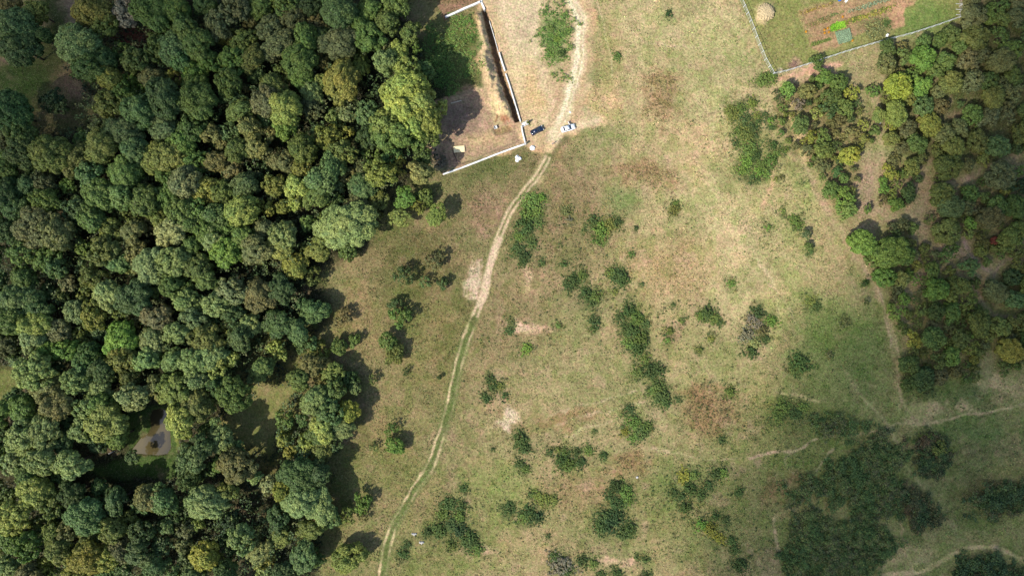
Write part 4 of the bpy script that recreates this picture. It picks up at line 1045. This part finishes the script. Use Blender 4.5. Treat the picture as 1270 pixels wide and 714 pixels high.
M_BLACK = simple_mat('black_trim', (.02, .02, .022), .5)

def wall_run(name, pts, w, h, label, cat, coping=True):
    root = thing(name, label, cat, P3(*pts[0]))
    base = root.location
    zs = [float(zat(*p)) for p in pts]; z0 = min(zs) - .4; z1 = np.mean(zs) + h
    W = [np.array((wx(x), wy(y))) for x, y in pts]
    def strip(w_, a, b, nm, mat):
        L = []; R_ = []
        for i in range(len(W)):
            t = W[min(i + 1, len(W) - 1)] - W[max(i - 1, 0)]; t = t / np.hypot(*t); n = np.array((-t[1], t[0])) * w_ / 2
            L.append(W[i] + n); R_.append(W[i] - n)
        mb = MB(); n = len(W)
        vs = [(*p, a) for p in L] + [(*p, a) for p in R_] + [(*p, b) for p in L] + [(*p, b) for p in R_]
        fs = []
        for i in range(n - 1):
            fs += [(i, i + 1, n + i + 1, n + i), (2 * n + i, 3 * n + i, 3 * n + i + 1, 2 * n + i + 1), (i, 2 * n + i, 2 * n + i + 1, i + 1), (n + i, n + i + 1, 3 * n + i + 1, 3 * n + i)]
        fs += [(0, n, 3 * n, 2 * n), (n - 1, 3 * n - 1, 4 * n - 1, 2 * n - 1)]
        mb.add([Vector(v) - base for v in vs], fs)
        return mb.build(nm, mat, root, bevel=.02)
    strip(w, z0, z1, 'wall_face', M_WHITE)
    if coping: strip(w + .10, z1 + .003, z1 + .08, 'coping', M_WHITE)
    return root
wall_run('garden_wall', [(549.5,216.5),(570,209.5),(592,201),(615,192),(638,183.5),(650,179.5)], .36, .55, 'long white low wall along the bottom edge of the dug plot', 'wall')
wall_run('garden_wall', [(651,177),(648,165),(646.5,156.5)], .32, .6, 'short white wall stub between the corner pillar and the gate', 'wall')
wall_run('garden_wall', [(645.5,151.5),(641,136),(636,120),(631.5,105),(627,92)], .26, .6, 'white wall rising from the gate beside the dark trench', 'wall')
wall_run('garden_wall', [(626.3,89),(622.5,78),(619,66)], .34, .6, 'white wall piece beside the middle of the trench', 'wall')
wall_run('garden_wall', [(618,63.5),(613,46),(607,26)], .14, .25, 'thin unfinished pale wall footing beside the soil ridge', 'wall', False)
wall_run('garden_wall', [(601,12.5),(599,8),(597,3.5),(597,-4)], .5, .7, 'thick white wall corner at the top end of the soil ridge', 'wall')
wall_run('garden_wall', [(595.5,3.5),(589,6.5),(578,11),(565,17),(552.5,22.5)], .48, .7, 'white wall running left from the top corner of the plot', 'wall')
def pillar(px, py, s, h, label):
    root = thing('pillar', label, 'pillar', P3(px, py))
    mb = MB(); mb.box((0, 0, h / 2 - .2), (s, s, h + .4), math.radians(20)); mb.build('shaft', M_WHITE, root, bevel=.02)
    mb = MB(); mb.box((0, 0, h + .045), (s + .12, s + .12, .08), math.radians(20)); mb.build('cap', M_CONC, root, bevel=.02)
pillar(651.2, 179.2, .5, 1.5, 'white square pillar at the lower right corner of the plot wall')
# gate: two pale leaves standing open beside a drum
root = thing('site_gate', 'pale gate standing open between the wall and the blue car', 'gate', P3(647.5, 155.5), math.radians(24))
for s in (-1, 1):
    mb = MB()
    mb.box((1.0, s * .55, .8), (2.0, .05, .07)); mb.box((1.0, s * .55, .15), (2.0, .05, .07))
    for k in range(9): mb.box((.06 + k * .235, s * .55, .48), (.05, .045, .6))
    mb.box((1.0, s * .55 + .05 * s, .48), (1.96, .03, .58))
    mb.build('leaf', M_WHITE, root)
    mb = MB(); mb.box((-.06, s * .55, .5), (.16, .16, 1.3)); mb.build('post', M_CONC, root, bevel=.01)
mb = MB(); mb.box((1.0, 0, .035), (1.9, .95, .08)); mb.build('threshold_slab', M_SHEET, root, bevel=.01)
M_GREEN = simple_mat('green_paint', tuple(alb((66, 86, 44))), .6, var=.3)
mb = MB(); mb.tube([(0, 0, 0), (0, 0, .3), (0, 0, .33), (0, 0, .6), (0, 0, .63), (0, 0, .9)], [.29, .3, .31, .3, .31, .29], 20)
root = thing('drum', 'dull green drum standing beside the open gate', 'drum', P3(656.8, 151.2))
mb.build('barrel', M_GREEN, root, smooth=False)
mb = MB(); mb.tube([(0, 0, .9), (0, 0, .925)], [.28, .28], 20); mb.build('lid', M_BLACK, root)

# crumpled white sheeting heaps
def lump(name, px, py, lobes, h, mat, label, cat, seed=1, grp=None, n=26):
    r = np.random.default_rng(seed)
    u = np.linspace(-1, 1, n * 2); X, Y = np.meshgrid(u, u, indexing='ij')
    S = max(max(abs(l[0]) + l[2], abs(l[1]) + l[2]) for l in lobes) * 1.15
    x = X * S; y = Y * S
    H = np.zeros_like(x)
    for (cx, cy, rr) in lobes:
        d = np.hypot(x - cx, y - cy) / rr + (fbm(x * 40 + 99, y * 40 + 99, 12, seed) - .5) * .6
        H = np.maximum(H, np.sqrt(np.clip(1 - d * d, 0, 1)))
    H = H * h * (.75 + .5 * fbm(x * 40, y * 40, 7, seed + 2))
    keep = H > 0
    kc = keep[:-1, :-1] | keep[1:, :-1] | keep[1:, 1:] | keep[:-1, 1:]
    ii = np.arange(H.size).reshape(H.shape)
    F = np.stack([ii[:-1, :-1], ii[1:, :-1], ii[1:, 1:], ii[:-1, 1:]], -1)[kc]
    V = np.stack([x, y, H - .06], -1).reshape(-1, 3)
    us = np.unique(F); rm = np.zeros(len(V), int); rm[us] = np.arange(len(us))
    return tag(link(name, mesh_np(name, V[us], rm[F], mat, smooth=True), None, P3(px, py)), label, cat, grp)
lump('sheeting_heap', 642.5, 197, [(-.3, .5, .6), (-.25, -.45, .6), (.5, .1, .55), (-.2, 0, .5)], .55, M_SHEET, 'white three-lobed heap of sheeting on the grass below the wall corner', 'heap', 3)
lump('sheeting_heap', 660.3, 183.6, [(0, 0, .8), (.5, .1, .35)], .6, M_SHEET, 'rounded white heap of sheeting right of the corner pillar', 'heap', 5)
lump('plastic_sack', 706.8, 139.5, [(0, .15, .28), (.25, -.1, .16)], .3, M_SHEET, 'small white sack lying on sandy ground above the white car', 'sack', 9)
lump('plastic_sack', 1091.3, 152.3, [(0, 0, .3), (.2, .1, .2)], .3, M_SHEET, 'small white sack beside a yellow bush near the right wood', 'sack', 11)
lump('plastic_sack', 13.5, 32.5, [(0, 0, .55), (-.4, .3, .3)], .5, M_SHEET, 'crumpled pale sack in the top left trees, farther from the clearing', 'sack', 13)
lump('plastic_sack', 26, 27.5, [(0, 0, .55), (.4, -.3, .3)], .5, M_SHEET, 'bright white sack in the top left trees, nearer the clearing', 'sack', 15)
lump('rock', 790, 591.5, [(0, 0, .4), (.2, .15, .25)], .35, M_CONC, 'pale rock lying below the brown weed patch', 'rock', 17)
M_YEL = simple_mat('pale_board', (.72, .60, .34), .7, var=.1, scale=2)
root = thing('board_stack', 'cream rectangular board stack lying on the soil near the long wall', 'boards', P3(569.5, 184.5), math.radians(6))
for k in range(4):
    mb = MB(); mb.box((random.uniform(-.1, .1), random.uniform(-.08, .08), .05 + k * .085), (3.3, 1.9, .08), random.uniform(-.03, .03)); mb.build('board', M_YEL, root)
mb = MB(); mb.box((0, 0, .08), (3.9, .16, .16)); mb.box((.2, .2, .06), (3.4, .1, .1), .03)
tag(mb.build('beam', M_DARKWOOD, None, P3(563.5, 193, 0), (0, 0, math.radians(-69))), 'dark timber beam lying left of the cream boards', 'beam')
mb = MB(); mb.box((0, 0, .12), (3.4, .3, .1)); mb.box((.05, .1, .03), (3.1, .12, .06), .02)
tag(mb.build('plank', M_WOOD, None, P3(565.5, 125.7, 0), (0, 0, math.radians(14))), 'pale plank lying in tree shade on the upper plot', 'plank')
mb = MB(); mb.tube([(-1.1, 0, .12), (0, .03, .14), (1.1, 0, .1)], [.13, .11, .08], 8); mb.tube([(.2, 0, .12), (.6, .35, .25)], [.05, .03], 6)
tag(mb.build('log', simple_mat('bleached_wood', (.62, .6, .56), .8), None, P3(139, 560.5, 0), (0, 0, math.radians(22))), 'bleached white log on dark grass left of the pond', 'log')
for (x, y, a, lb) in ((513.5, 662, 8, 'upper left of two pale boulders beside the track shrubs'), (522.5, 672.5, -20, 'lower right of two pale boulders beside the track shrubs')):
    lump('boulder', x, y, [(-.45, .05, .35), (.1, .0, .4), (.55, .1, .3), (.1, -.35, .2)], .4, M_CONC, lb, 'boulder', int(x), 'pale boulders beside the track')
# mound of excavated stones by the machine pit
for (x, y, l) in ((614.5, 157.5, 'white crate left of the small rectangular pit'),):
    root = thing('crate', l, 'crate', P3(x, y), .3)
    mb = MB()
    for sx, sy, dx, dy in ((0, .42, 1.0, .05), (0, -.42, 1.0, .05), (.475, 0, .05, .79), (-.475, 0, .05, .79)): mb.box((sx, sy, .3), (dx, dy, .55))
    mb.build('side', M_WHITE, root); mb = MB(); mb.box((0, 0, .05), (.88, .76, .06)); mb.build('base', M_WHITE, root)

# ------------------------------------------------------------------ cars
def car_paint(name, c):
    m, nt, p = new_mat(name)
    p.inputs['Base Color'].default_value = (*c, 1); p.inputs['Roughness'].default_value = .28
    p.inputs['Coat Weight'].default_value = .6; p.inputs['Coat Roughness'].default_value = .06
    return m
def make_car(name, px, py, rz, paint, label, L=4.3, W=1.76, hatch=True, door_open=False):
    root = thing(name, label, 'car', P3(px, py, .02), rz, 'cars parked on the sandy turning area')
    def ring(x, w, z0, z1, tum=.9, n=6):
        return [(x, -w / 2, z0), (x, -w / 2 * 1.0, z0 + (z1 - z0) * .55), (x, -w / 2 * tum, z1), (x, w / 2 * tum, z1), (x, w / 2, z0 + (z1 - z0) * .55), (x, w / 2, z0)]
    h = L / 2
    S = [(-h, W * .80, .42, .70), (-h + .08, W * .92, .28, .88), (-h + .35, W * .98, .22, .96), (-.9, W, .2, .97), (.1, W, .2, .95), (.95, W, .2, .93), (1.5, W * .97, .22, .84), (h - .22, W * .90, .26, .74), (h, W * .74, .36, .58)]
    vs = []; fs = []
    for s in S: vs += ring(*s)
    for i in range(len(S) - 1):
        for k in range(6):
            fs.append((i * 6 + k, i * 6 + (k + 1) % 6, (i + 1) * 6 + (k + 1) % 6, (i + 1) * 6 + k))
    fs += [tuple(range(6)), tuple(len(vs) - 6 + k for k in range(5, -1, -1))]
    mb = MB(); mb.add(vs, fs); b = mb.build('body', paint, root, bevel=.03, smooth=True)
    # cabin
    rear = -h + (.25 if hatch else .75)
    C0 = [(rear, W * .86), (1.05, W * .86)]; C1 = [(rear + .45, W * .68), (.28, W * .68)]
    z0, z1 = .93, 1.43
    mb = MB(); vs = [(C0[0][0], -C0[0][1] / 2, z0), (C0[1][0], -C0[1][1] / 2, z0), (C0[1][0], C0[1][1] / 2, z0), (C0[0][0], C0[0][1] / 2, z0),
                     (C1[0][0], -C1[0][1] / 2, z1), (C1[1][0], -C1[1][1] / 2, z1), (C1[1][0], C1[1][1] / 2, z1), (C1[0][0], C1[0][1] / 2, z1)]
    mb.add(vs, [(0, 1, 5, 4), (1, 2, 6, 5), (2, 3, 7, 6), (3, 0, 4, 7), (4, 5, 6, 7), (3, 2, 1, 0)])
    mb.build('windows', M_GLASS, root, bevel=.03)
    mb = MB(); mb.prism([(C1[0][0] - .04, -W * .34), (C1[1][0] + .05, -W * .335), (C1[1][0] + .12, 0), (C1[1][0] + .05, W * .335), (C1[0][0] - .04, W * .34)], z1 + .003, z1 + .06)
    mb.build('roof', paint, root, bevel=.03, smooth=True)
    for s in (-1, 1):
        mb = MB()
        mb.tube([(1.05, s * W * .42, z0), (.26, s * W * .345, z1 + .01)], .035, 6); mb.tube([(-.35, s * W * .432, z0), (-.42, s * W * .345, z1)], .035, 6)
        mb.tube([(rear + .05, s * W * .42, z0), (rear + .48, s * W * .34, z1)], .05, 6)
        mb.build('roof_pillars', paint, root)
        mb = MB(); mb.box((.85, s * (W / 2 + .08), .98), (.14, .2, .13)); mb.build('mirror', paint, root, bevel=.03)
        mb = MB(); mb.box((h - .2, s * W * .34, .66), (.28, .34, .12), -s * .35); mb.build('headlight', M_LAMP, root, bevel=.03)
        mb = MB(); mb.box((-h + .06, s * W * .36, .78), (.12, .3, .18)); mb.build('tail_light', M_REDLAMP, root, bevel=.02)
        for x in (-1.28, 1.32):
            mb = MB(); mb.tube([(x, s * (W / 2 - .2), .31), (x, s * (W / 2 + .015), .31)], .31, 20)
            w = mb.build('wheel', M_TYRE, root)
            mb = MB(); mb.tube([(x, s * (W / 2 + .0), .31), (x, s * (W / 2 + .03), .31)], .19, 14); mb.build('rim', M_CHROME, w)
    for x0, s in ((h + .01, .5), (-h - .01, .5)):
        mb = MB(); mb.box((x0, 0, .45), (.04, s, .11)); mb.build('number_plate', M_WHITE, root)
    mb = MB(); mb.box((0, 0, .93), (1.6, W * .8, .01)); 
    if door_open:
        mb = MB(); mb.prism([(0, 0), (-.25, .95), (-.18, .97), (.08, 0)], .3, .95); mb.build('door', paint, root, (.72, W / 2 + .02, 0), bevel=.01)
    return root
make_car('hatchback_car', 665.8, 162.6, math.radians(27), car_paint('blue_paint', (.006, .012, .035)), 'dark blue hatchback parked beside the open gate', 4.2)
make_car('saloon_car', 704.2, 159.6, math.radians(196 - 180), car_paint('white_paint', (.82, .83, .84)), 'white saloon car parked on sandy ground right of the track', 4.45, 1.8, False, True)

# ------------------------------------------------------------------ person
def skinned(name, pts, edges, rad, mat, parent, sub=1):
    me = bpy.data.meshes.new(name); me.from_pydata(pts, edges, [])
    o = bpy.data.objects.new(name, me); COL.objects.link(o)
    o.modifiers.new('s', 'SKIN'); sd = me.skin_vertices[0].data
    for i, r_ in enumerate(rad):
        sd[i].radius = (r_, r_) if not isinstance(r_, tuple) else r_
    sd[0].use_root = True
    m2 = o.modifiers.new('u', 'SUBSURF'); m2.levels = m2.render_levels = sub
    dg = bpy.context.evaluated_depsgraph_get()
    nm = bpy.data.meshes.new_from_object(o.evaluated_get(dg))
    bpy.data.objects.remove(o)
    for p in nm.polygons: p.use_smooth = True
    nm.materials.clear(); nm.materials.append(mat)
    return link(name, nm, parent)
M_SKIN = simple_mat('skin', (.45, .28, .2), .6); M_SHIRT = simple_mat('pale_blue_cloth', (.45, .62, .72), .85); M_TROU = simple_mat('dark_cloth', (.035, .035, .05), .9); M_HAIR = simple_mat('dark_hair', (.03, .02, .015), .7)
def person(px, py, rz):
    root = thing('person', 'standing person in a pale blue top on the track below the cars', 'person', P3(px, py, 0), rz)
    P = [(0, 0, .95), (0, 0, 1.15), (0, 0, 1.40), (0, .02, 1.52), (0, .03, 1.66), (0, .02, 1.74)]
    R_ = [.15, .13, .15, .06, .095, .07]; E = [(0, 1), (1, 2), (2, 3), (3, 4), (4, 5)]
    for s in (-1, 1):
        b = len(P)
        P += [(s * .10, 0, .88), (s * .11, .03, .50), (s * .11, -.02, .09), (s * .12, .14, .04)]; R_ += [.085, .06, .042, .035]
        E += [(0, b), (b, b + 1), (b + 1, b + 2), (b + 2, b + 3)]
        a = len(P)
        P += [(s * .19, 0, 1.38), (s * .26, .02, 1.12), (s * .27, .14, .90), (s * .27, .19, .84)]; R_ += [.055, .042, .032, .032]
        E += [(2, a), (a, a + 1), (a + 1, a + 2), (a + 2, a + 3)]
        for k, ln in enumerate((.05, .07, .08, .07)):
            f = len(P)
            ox = (k - 1.5) * .021
            P += [(s * (.27 + ox), .21 + ln * .4, .815), (s * (.27 + ox), .21 + ln * .7, .79 - ln * .4)]; R_ += [.009, .008]; E += [(a + 3, f), (f, f + 1)]
        f = len(P); P += [(s * .225, .19, .83), (s * .21, .22, .80)]; R_ += [.011, .009]; E += [(a + 3, f), (f, f + 1)]
    skinned('body', P, E, R_, M_SKIN, root)
    skinned('shirt', [(0, 0, .98), (0, 0, 1.15), (0, 0, 1.39), (-.19, 0, 1.38), (-.25, .01, 1.16), (.19, 0, 1.38), (.25, .01, 1.16)], [(0, 1), (1, 2), (2, 3), (3, 4), (2, 5), (5, 6)], [.175, .155, .17, .075, .065, .075, .065], M_SHIRT, root)
    skinned('trousers', [(0, 0, .97), (-.1, 0, .86), (-.11, .03, .5), (-.11, -.02, .12), (.1, 0, .86), (.11, .03, .5), (.11, -.02, .12)], [(0, 1), (1, 2), (2, 3), (0, 4), (4, 5), (5, 6)], [.16, .105, .08, .065, .105, .08, .065], M_TROU, root)
    skinned('hair', [(0, -.01, 1.66), (0, .0, 1.75)], [(0, 1)], [.09, .085], M_HAIR, root)
    mb = MB()
    for s in (-1, 1): mb.box((s * .035, .125, 1.66), (.02, .01, .012))
    mb.build('eyes', M_BLACK, root)
person(685.3, 178.8, math.radians(200))

# ------------------------------------------------------------------ garden fences
def fence(pts, step, label, struts=0):
    root = thing('wire_fence', label, 'fence', P3(*pts[0]))
    b = root.location
    P = [np.array((wx(x), wy(y))) for x, y in pts]
    seg = []; 
    for a, c in zip(P[:-1], P[1:]):
        n = max(1, int(round(np.hypot(*(c - a)) / step)))
        seg += [a + (c - a) * k / n for k in range(n)]
    seg.append(P[-1])
    def g(p): return float(zat(p[0] / RES + 635, 357 - p[1] / RES))
    for p in seg:
        mb = MB(); z = g(p); mb.box((p[0] - b.x, p[1] - b.y, z - b.z + .95), (.13, .13, 2.3)); 
        po = mb.build('post', M_GALV, root, bevel=.01)
        if struts:
            d = Vector((struts * .80, .60, 0)) * 1.35
            mb = MB(); o = Vector((p[0] - b.x, p[1] - b.y, z - b.z)); mb.tube([o + Vector((0, 0, 1.75)), o + d], .06, 6); mb.build('strut', M_GALV, root)
    for h, r_ in ((.4, .02), (1.2, .02), (2.0, .05)):
        mb = MB(); mb.tube([(p[0] - b.x, p[1] - b.y, g(p) - b.z + h) for p in seg], r_, 6); mb.build('rail' if r_ > .03 else 'wire', M_GALV, root)
    return root
fence([(912,-14),(918,0),(926,18),(937,47),(948,75),(957.5,92.5)], 2.3, 'grey post fence down the left side of the garden', 1)
fence([(958.5,92.8),(975,89),(1000,81),(1045,66),(1090,53),(1130,42.5),(1165,31),(1189.5,22.3)], 2.6, 'pale wire fence along the bottom edge of the garden')
fence([(1190.5,21.5),(1190,8),(1189,-12)], 2.2, 'grey fence at the right end of the garden by the wood', -1)

# kitchen garden contents
def straw():
    r = np.random.default_rng(4); n = 5000
    a = r.uniform(0, 6.28, n); q = np.sqrt(r.random(n)) * 2.5
    h = .95 * np.sqrt(np.clip(1 - (q / 2.6) ** 2, 0, 1))
    c = P3(949, 16)
    P = np.stack([c.x + np.cos(a) * q, c.y + np.sin(a) * q * .95, c.z - .5 + h + r.uniform(0, .08, n) + .2], 1)
    t = unit(r.normal(0, 1, (n, 3)) * [1, 1, .35]); s = unit(np.cross(t, [0, 0, 1.0]))
    V = np.stack([P - t * .2 - s * .012, P + t * .2 - s * .012, P + t * .2 + s * .03, P - t * .2 + s * .03], 1).reshape(-1, 3)
    return V - np.array(c), np.arange(n * 4).reshape(n, 4), c
M_STRAW = simple_mat('straw', tuple(alb((214, 192, 148))), .9, var=.35, scale=6)
V, F, c = straw()
root = thing('straw_heap', 'round pale straw heap on the garden lawn', 'heap', c)
h_ = lump('straw_core', 949, 16, [(0, 0, 2.5), (.3, .2, 2.2)], .95, M_STRAW, None, None, 21); h_.parent = root; h_.location = (0, 0, 0); 
link('loose_straw', mesh_np('loose_straw', V, F, M_STRAW), root)
root = thing('brushwood_pile', 'small heap of pinkish cut brushwood on the garden lawn', 'heap', P3(984, 80))
mb = MB()
for k in range(60):
    a = random.uniform(0, 3.14); x, y = random.gauss(0, .7), random.gauss(0, .5); l = random.uniform(.4, .9)
    mb.tube([(x - math.cos(a) * l, y - math.sin(a) * l, random.uniform(.05, .4)), (x + math.cos(a) * l, y + math.sin(a) * l, random.uniform(.05, .5))], .025, 4)
mb.build('twigs', simple_mat('cut_twigs', tuple(alb((176, 140, 122))), .9), root)

ROW = np.array((.955, -.297))   # direction of the beds on the plan
def bed(name, cx, cy, L, W, n, size, cols, hgt, label, cat, seed):
    u = ROW; v = np.array((.297, .955))
    P = [tuple(np.array((cx, cy)) + u * a * L / 2 + v * b * W / 2) for a, b in ((-1, -1), (1, -1), (1, 1), (-1, 1))]
    return scatter_cover(name, [P], n, size, cols, hgt, label, cat, seed, soft=1, bk=1.0, per=4)
bed('lettuce_bed', 1039.5, 32.5, 18, 7, 900, .16, [(112, 160, 44), (140, 186, 54), (124, 150, 62)], .16, 'vivid lime green lettuce bed above the cabbage patch', 'crop', 201)
bed('crop_row', 1012, 11, 42, 3, 350, .14, [(160, 136, 66), (150, 140, 72)], .25, 'yellow-brown crop row at the top left of the garden beds', 'crop', 203)
bed('crop_row', 1075, 20, 58, 6, 900, .16, [(142, 146, 56), (120, 130, 52), (164, 156, 66)], .35, 'wide yellow-green crop row right of the lettuce bed', 'crop', 205)
bed('crop_row', 1080, 6, 62, 5, 900, .15, [(122, 140, 112), (140, 152, 124), (104, 124, 90)], .25, 'grey-green leafy crop row near the top of the garden', 'crop', 207)
bed('crop_row', 1015, 28, 34, 5, 300, .13, [(110, 116, 66), (130, 124, 74)], .2, 'thin weedy crop row on brown soil left of the lettuce bed', 'crop', 209)
bed('crop_row', 1090, 13, 50, 3, 400, .14, [(104, 118, 54), (150, 146, 60)], .3, 'dark yellow-green crop row beside the grey-green one', 'crop', 211)
bed('crop_row', 1018, 52, 24, 3, 240, .13, [(96, 120, 52), (112, 126, 60)], .2, 'short green crop row nearest the bottom garden fence', 'crop', 213)
bed('crop_row', 1030, 20, 40, 3, 300, .13, [(126, 132, 82), (104, 120, 66)], .2, 'thin green crop row just below the yellow-brown top row', 'crop', 215)
bed('crop_row', 1082, 30, 40, 3, 260, .13, [(120, 132, 70), (150, 130, 90)], .2, 'sparse crop row on bare soil right of the lettuce bed', 'crop', 217)
bed('crop_row', 1072, 38, 26, 2.5, 200, .12, [(150, 140, 104), (120, 122, 76)], .15, 'short pale crop row left of the brown garden bush', 'crop', 219)
bed('crop_row', 1096, 1, 40, 3, 300, .13, [(128, 146, 116), (96, 116, 70)], .25, 'grey-green crop row nearest the top edge of the photo', 'crop', 221)
# cabbages
r_ = np.random.default_rng(3)
V, F, A = crown_np(.36, .4, 77, 'fine', .11, .6); V = V.copy(); V[:, 2] += .14
cab = mesh_np('cabbage', V, F, M_LEAF, {'lv': A})
for i in range(8):
    for j in range(7):
        x = 1037.2 + i * 2.25 * .955 + j * 2.2 * .297; y = 41.2 - i * 2.25 * .297 + j * 2.2 * .955 
        o = link('cabbage', cab, None, P3(x, y), (0, 0, random.uniform(0, 6))); s = random.uniform(.85, 1.2); o.scale = (s, s, s)
        o.color = (*(alb((150, 172, 146)) * random.uniform(1.0, 1.35)), 1)
        tag(o, 'pale blue-green cabbage in the square patch below the lettuce bed', 'cabbage', 'cabbages in the square patch')
V, F, A = crown_np(.42, .5, 78, 'fine', .10, .7); V = V.copy(); V[:, 2] += .15
flo = mesh_np('flower_clump', V, F, M_LEAF, {'lv': A})
for (x, y, w) in ((1022.5, 37, 'orange flower clump upper left of the lettuce bed, leftmost in its cluster'), (1026.5, 35, 'orange flower clump touching the left end of the lettuce bed'), (1022.8, 41, 'larger orange flower clump at the lower left of its cluster'), (1028, 40, 'orange flower clump between the cabbages and its cluster'),
                  (999.5, 39.5, 'lone orange flower clump at the left edge of the beds'), (1045, 21, 'lone orange flower clump above the lettuce bed'), (1057, 50.5, 'lone orange flower clump by the fence right of the cabbages')):
    o = link('flower_clump', flo, None, P3(x, y)); o.color = (.50, .25, .03, 1); tag(o, w, 'flowers', 'orange flower clumps in the garden beds')
# chairs / box / barrel
def plastic_chair(px, py, rz, label):
    root = thing('plastic_chair', label, 'chair', P3(px, py), rz)
    mb = MB(); mb.box((0, 0, .44), (.62, .62, .05)); mb.build('seat', M_WHITE, root, bevel=.015)
    mb = MB(); mb.box((0, .33, .72), (.62, .05, .55), M=Matrix.Rotation(-.25, 3, 'X')); mb.build('backrest', M_WHITE, root, bevel=.015)
    for sx in (-1, 1):
        mb = MB(); mb.box((sx * .32, .02, .66), (.07, .6, .04)); mb.build('armrest', M_WHITE, root)
        for sy in (-1, 1):
            mb = MB(); mb.tube([(sx * .27, sy * .27, .43), (sx * .32, sy * .32, 0)], .03, 6); mb.build('leg', M_WHITE, root)
plastic_chair(1099.3, 45, math.radians(-20), 'white plastic chair on the grass right of the brown garden bush')
plastic_chair(1048.5, 2.3, math.radians(-35), 'white plastic chair beside the blue barrel at the garden top')
M_BLUE = simple_mat('blue_plastic', (.02, .10, .42), .4, var=.05)
root = thing('water_barrel', 'bright blue barrel at the top edge of the garden', 'barrel', P3(1041.2, .4))
mb = MB(); mb.tube([(0, 0, 0), (0, 0, .1), (0, 0, .45), (0, 0, .8), (0, 0, .92)], [.36, .42, .46, .42, .38], 20); mb.build('shell', M_BLUE, root, smooth=True)
mb = MB(); mb.tube([(0, 0, .925), (0, 0, .96)], .39, 20); mb.build('lid', M_BLUE, root)

# pale stones along the short fence line on the pasture
# ------------------------------------------------------------------ labels: say which one
LM = [('the pond', 195, 540), ('the top left clearing', 70, 100), ('the dark round bush in the clearing', 64, 125), ('the dug plot', 590, 165), ('the sandy soil ridge', 610, 80),
      ('the blue car', 666, 162), ('the white car', 704, 160), ('the pale track stretch', 598, 350), ('the track', 566, 465), ('the track bend', 516, 605), ('the garden', 1050, 40), ('the garden fence corner', 957, 93),
      ('the path crossing', 1108, 527), ('the bottom right road', 1200, 680), ('the lilac bushes', 932, 410), ('the upper weed patch', 820, 120), ('the lower weed patch', 878, 512), ('the brown-topped tree', 322, 365),
      ('the largest bright green trees', 1095, 315), ('the crimson tree', 1233, 298), ('the bare pink soil', 1150, 508), ('the wide bramble carpet', 1060, 600), ('the white stony patch', 627, 520), ('the two boulders', 518, 667),
      ('the top left corner', 0, 0), ('the bottom left corner', 0, 714), ('the left edge middle', 0, 330), ('the top edge middle', 330, 0), ('the lone orange shrub', 425, 395), ('the sunlit crown by the plot', 515, 120),
      ('the bottom edge middle', 640, 714), ('the top right corner', 1270, 0), ('the big round pale crown', 432, 280), ('the green patch on the soil', 690, 45), ('the bottom of the track', 476, 700), ('the wood path fork', 1222, 212), ('the grey-brown dome', 196, 392), ('the yellow tree at bottom left', 255, 690)]
from collections import defaultdict
def where(x, y):
    d = [(math.hypot(x - a, y - b), nm, a, b) for nm, a, b in LM]
    d.sort(); dist, nm, a, b = d[0]
    if dist < 9: return 'at ' + nm
    dx, dy = x - a, y - b
    v = 'above' if dy < 0 else 'below'; h = 'left of' if dx < 0 else 'right of'
    if abs(dx) > 2.2 * abs(dy): s = h
    elif abs(dy) > 2.2 * abs(dx): s = v
    else: s = v + ' ' + h
    far = 'just ' if dist < 28 else '' if dist < 75 else 'well '
    return far + s + ' ' + nm
ORD = ['first', 'second', 'third', 'fourth', 'fifth', 'sixth', 'seventh', 'eighth', 'ninth', 'tenth']
SPECIAL = {}
def trim(t):
    for a, b in ((' well ', ' '), (' just ', ' '), (' mid-sized ', ' '), ('mid-sized ', ''), (' bushy tree', ' tree'), ('light yellow-green', 'yellow-green'), (' in the clearing', ''), (', the ', ', '), ('the ', '')):
        if len(t.split()) <= 16: break
        t = t.replace(a, b)
    return t
by = defaultdict(list)
for rec in RECS:
    o, x, y, r, k, noun, nm = rec
    size = {'broadleaf_tree': ('small', 'mid-sized', 'large'), 'field_tree': ('', '', 'large'), 'bushy_tree': ('small', '', 'large'), 'shrub': ('tiny', 'small', 'large')}[nm]
    cut = {'broadleaf_tree': (13.5, 19), 'field_tree': (5, 14), 'bushy_tree': (9.5, 14.5), 'shrub': (4.5, 8.5)}[nm]
    sz = size[0] if r < cut[0] else size[1] if r < cut[1] else size[2]
    by[((sz + ' ') if sz else '') + KEY[k][1] + ' ' + noun + ' ' + where(x, y)].append(rec)
for base, L in by.items():
    if len(L) == 1: L[0][0]['label'] = trim(base); continue
    X = [q[1] for q in L]; Y = [q[2] for q in L]
    hor = (max(X) - min(X)) >= (max(Y) - min(Y))
    L.sort(key=(lambda q: q[1]) if hor else (lambda q: q[2]))
    for i, q in enumerate(L):
        if len(L) == 2: t = ('the left one' if i == 0 else 'the right one') if hor else ('the upper one' if i == 0 else 'the lower one')
        elif len(L) == 3 and i == 1: t = 'the middle one'
        elif i == 0: t = 'the leftmost' if hor else 'the topmost'
        elif i == len(L) - 1: t = 'the rightmost' if hor else 'the lowest'
        else: t = ORD[min(i, 9)] + (' from left' if hor else ' from top')
        q[0]['label'] = trim(base + ', ' + t)
